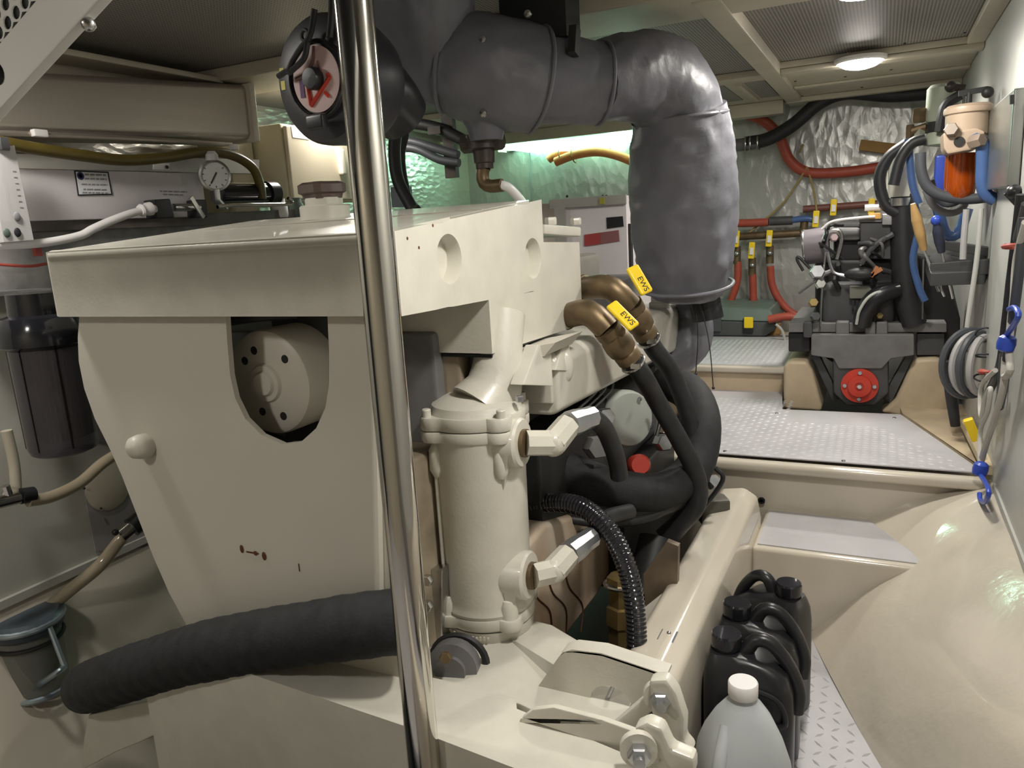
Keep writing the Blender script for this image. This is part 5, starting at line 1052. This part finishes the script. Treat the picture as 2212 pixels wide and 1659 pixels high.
# steel cabinet at the right edge
t = thing('steel_enclosure', 'brushed steel enclosure cut by the right edge', 'enclosure', at(2185, 410, Y=2.45))
xw = at(2178, 300, Y=2.45).x
obj('case', MB().bb((xw, 2.42, at(2175, 405, Y=2.45).z), (WX, 2.95, at(2175, 195, Y=2.45).z)), mat('dull_stainless', (.33, .34, .32), .3, .8, var=.2, vscale=5), t, bevel=.006)
obj('latch', MB().cyl(at(2186, 205, Y=2.41), at(2186, 225, Y=2.41), .005, 8), gblack, t)
solo('rotary_switch', MB().ball(at(2190, 415, Y=2.4), .025, 12, (.8, 1, .8)).cyl(at(2178, 412, Y=2.4), at(2205, 440, Y=2.4), .014, 10), blackp, 'black rotary switch under the steel enclosure', 'switch')
# screwdriver rack
t = thing('tool_rack', 'dark grey wall rack holding screwdrivers', 'tool rack', at(2080, 620, Y=3.0))
obj('shelf', MB().prism([at(2000, 560, Y=3.05), at(2055, 520, Y=3.25), at(2145, 545, Y=3.05), at(2130, 585, Y=2.95), at(2010, 590, Y=2.95)], (0, 0, -.045)), mat('rack_dark', (.045, .045, .045), .45), t, bevel=.004)
obj('arm', MB().bar(at(2045, 530, Y=3.1), at(2145, 545, Y=3.0), .03, .03).bar(at(2010, 585, Y=2.98), at(2140, 575, Y=2.96), .03, .05), MATS['rack_dark'], t, bevel=.003)
def driver(a, b, c, hm, tip, lab):
    t = thing('screwdriver', lab, 'screwdriver', c, 'screwdrivers in the wall rack')
    ax = (b - a); obj('handle', MB().tube([a, a.lerp(b, .08), a.lerp(b, .5), b], [.008, .017, .0165, .011], 12, smooth=False), hm, t)
    if tip: obj('end_cap', MB().ball(a, .0165, 12), tip, t)
    obj('shank', MB().cyl(b, c, .0045, 8), steel, t)
driver(at(1972, 440, Y=2.93), at(1996, 540, Y=2.96), at(2040, 640, Y=3.0), tan_handle, None, 'screwdriver with tan wooden handle in the wall rack')
driver(at(2022, 476, Y=2.93), at(2034, 545, Y=2.96), at(2058, 645, Y=3.0), mat('dark_handle', (.03, .035, .06), .4), bluep, 'screwdriver with blue tipped dark handle in the wall rack')
for k, (x0, x1) in enumerate(((2010, 2028), (2027, 2033))): solo('steel_awl', MB().cyl(at(x0, 585, Y=2.99), at(x1, 630, Y=2.99), .0045, 8), steel, ('shorter' if k else 'longer') + ' bare steel awl poking below the rack', 'tool')
# wall cable run
for k, (pts, r, ma_, lab) in enumerate((
    (((2205, 420), (2196, 500), (2184, 600), (2172, 700), (2160, 790), (2135, 850)), .011, rubber, 'black cable run on the right wall, left strand'),
    (((2212, 470), (2204, 560), (2192, 660), (2180, 740), (2168, 830), (2158, 880)), .011, greyhose, 'grey cable run on the right wall, right strand'),
    (((2214, 440), (2190, 540), (2176, 640), (2166, 760), (2160, 850)), .008, gdark, 'thin dark cable between the wall cable strands'),
    (((2088, 452), (2082, 520), (2080, 560)), .010, mat('light_grey_cable', (.36, .35, .35), .45), 'light grey cable dropping to the screwdriver rack'),
    (((2120, 450), (2110, 560), (2090, 700), (2085, 760)), .008, wallgrey, 'grey painted cable lying on the right wall'))):
    hose('wall_cable', [at(x, y, X=.300 - .012 * (k % 2)) if k < 3 else at(x, y, Y=2.9) for x, y in pts], r, ma_, lab, 'cable', 10)
hose('elastic_cord', [at(x, y, X=.285) for x, y in ((2216, 480), (2196, 560), (2190, 640), (2184, 690), (2180, 760), (2182, 800), (2170, 812), (2172, 770), (2168, 830), (2150, 900), (2130, 960), (2119, 1000))], .0085, rope, 'white bungee cord looped down the right wall', 'cord', 10)
hose('elastic_cord', [at(x, y, X=.280) for x, y in ((2150, 800), (2122, 830), (2117, 870), (2120, 900), (2128, 860), (2140, 840), (2133, 890), (2118, 930), (2117, 1000))], .0065, rope, 'looser white bungee strand beside the yellow tag', 'cord', 10)
def hook(ball_px, pts, lab):
    b = at(*ball_px, X=.278); t = thing('bungee_hook', lab, 'hook', b, 'blue bungee hooks')
    obj('ball', MB().lathe([(.010, -.02), (.019, -.016), (.021, 0), (.019, .014), (.012, .02)], b, (.15, 0, 1), 12), bluep, t)
    obj('hook', MB().tube([at(x, y, X=.278) for x, y in pts], .0065, 10), bluep, t)
hook((2174, 742), ((2176, 722), (2190, 702), (2200, 680), (2192, 665), (2180, 668)), 'blue plastic hook at the upper end of the bungee'); hook((2118, 1013), ((2119, 1028), (2130, 1045), (2136, 1065), (2128, 1084), (2118, 1080), (2116, 1066)), 'blue plastic hook hanging at the lower end of the bungee')
for px, py, ma_, lab in ((2190, 532, redtie, 'red cable tie high on the wall cables'), (2134, 803, redtie, 'red tie on the coiled cable')):
    solo('cable_tie', MB().torus(at(px, py, X=.285), (0, .2, 1), .022, .005, 16, 6).box(at(px - 12, py, X=.275), (.014, .016, .014)), ma_, lab, 'cable tie')
# coiled cable
t = thing('cable_coil', 'coil of grey cable hanging on the right wall above the platform', 'cable coil', at(2095, 850, Y=3.0))
q = at(2098, 785, Y=2.9)
for k, (rr, ma_) in enumerate(((.088, greyhose), (.078, mat('light_grey_cable', (.36, .35, .35), .45)), (.082, greyhose), (.072, MATS['light_grey_cable']))):
    g = MB().torus((0, 0, 0), (1, 0, 0), rr, .011, 36, 8)
    for v_ in g.v: v_.z *= 1.25
    M_ = Matrix.Rotation(math.radians(-62 + 10 * k), 3, 'Z')
    g.v = [M_ @ v_ + q + V((.012 * k - .01, -.008 * k, 0)) for v_ in g.v]
    obj('turn', g, ma_, t)
for a in (20, -15, 60): obj('wrap', MB().torus(q + V((.03, -.085 * math.cos(math.radians(a)), .12 * math.sin(math.radians(a)))), (0, math.sin(math.radians(a)), math.cos(math.radians(a))), .028, .003, 16, 6), ink, t)
solo('yellow_tag', MB().box(at(2100, 928, Y=2.60), (.028, .03, .07), Matrix.Rotation(-.4, 3, 'Y')), yellow, 'bright yellow tag lying against the right wall foot', 'tag', bevel=.004)
solo('wood_batten', MB().bar(at(2078, 900, Z=.45), at(2138, 1018, Z=.44), .03, .025), mat('pale_wood', (.58, .47, .32), .5), 'pale wooden batten along the foot of the right wall', 'batten', bevel=.003)

# ================================================================== JUG AND OIL CANS ON THE FLOOR
jx, jy = -0.212, 1.366
t = thing('plastic_jug', 'translucent white plastic jug with white screw cap on the floor', 'jug', (jx, jy, 0))
def sq_ring(c, a, b, z, p=4.0, n=40, rot=0.0):
    out = []
    for i in range(n):
        th = 2 * math.pi * i / n; x = math.copysign(abs(math.cos(th)) ** (2 / p), math.cos(th)) * a; y = math.copysign(abs(math.sin(th)) ** (2 / p), math.sin(th)) * b
        out.append(V((c[0] + x * math.cos(rot) - y * math.sin(rot), c[1] + x * math.sin(rot) + y * math.cos(rot), z)))
    return out
prof = ((.060, .0, 4), (.076, .008, 4), (.078, .03, 4), (.078, .14, 4), (.076, .165, 3.6), (.066, .20, 3), (.050, .235, 2.4), (.034, .258, 2), (.0245, .268, 2), (.0235, .280, 2))
JS = 1.13; prof = [(a * 1.08, z * JS, p) for a, z, p in prof]
bd = MB().loft([sq_ring((jx + .0, jy), a, a * .93, z, p, rot=.5) for a, z, p in prof])
jb = obj('body', bd, jugm, t, ang=60)
obj('handle', MB().tube([V((jx - .025, jy - .040, .262)), V((jx - .030, jy - .082, .21)), V((jx - .032, jy - .088, .15)), V((jx - .03, jy - .06, .10))], [.012, .013, .013, .012], 12), jugm, t)
obj('cap', MB().lathe([(.0275, .276), (.0285, .278), (.0285, .302), (.0265, .305), (0, .305)], (jx, jy, .035), (0, 0, 1), 32), whitep, t)
def oil_can(x, y, rz, lab, sc=1.0):
    t = thing('oil_can', lab, 'oil can', (x, y, 0), 'black oil cans behind the jug')
    c_, s_ = math.cos(rz), math.sin(rz)
    def L(px, py, pz): return V((x + (px * c_ - py * s_) * sc, y + (px * s_ + py * c_) * sc, pz * sc))
    # body: flat-sided can, shoulder falling away from the cap towards the handle side
    prof = []
    for z, a0, a1, b in ((.0, -.085, .085, .055), (.01, -.093, .093, .062), (.20, -.093, .093, .062), (.25, -.093, .090, .060), (.285, -.090, .078, .054), (.305, -.085, .05, .045), (.318, -.080, -.0, .036)):
        cxm = (a0 + a1) / 2; aa = (a1 - a0) / 2; ring = sq_ring((0, 0), aa, b, 0, 5, 36); prof.append([L(p.x + cxm, p.y, z) for p in ring])
    obj('body', MB().loft(prof), blackp, t, ang=50)
    obj('neck', MB().lathe([(.03 * sc, 0), (.026 * sc, .02 * sc), (.026 * sc, .03 * sc)], L(-.048, 0, .305), (0, 0, 1), 24), blackp, t)
    obj('cap', MB().lathe([(.031 * sc, .018 * sc), (.032 * sc, .022 * sc), (.032 * sc, .045 * sc), (.029 * sc, .049 * sc), (0, .049 * sc)], L(-.048, 0, .305), (0, 0, 1), 28), blackg, t)
    obj('handle', MB().tube([L(-.010, 0, .312), L(.012, 0, .345), L(.045, 0, .340), L(.080, 0, .295), L(.098, 0, .24), L(.094, 0, .195)], [.016 * sc, .015 * sc, .0145 * sc, .0145 * sc, .015 * sc, .017 * sc], 14), blackp, t)
    obj('mould_rib', MB().tube([L(.0, -.060, .27), L(.06, -.062, .25), L(.075, -.064, .20), L(.03, -.064, .19), L(-.0, -.062, .21), L(.0, -.060, .27)], .006 * sc, 8), blackp, t)
    obj('label_patch', MB().box(L(.05, -.0635, .06), (.05 * sc, .002, .045 * sc), Matrix.Rotation(rz, 3, 'Z')), gdark, t)
oil_can(-0.222, 1.515, .06, 'black oil can directly behind the white jug'); oil_can(-0.223, 1.655, .03, 'middle black oil can of the row of three'); oil_can(-0.218, 1.83, 2.75, 'rearmost black oil can with its handle turned', .97)
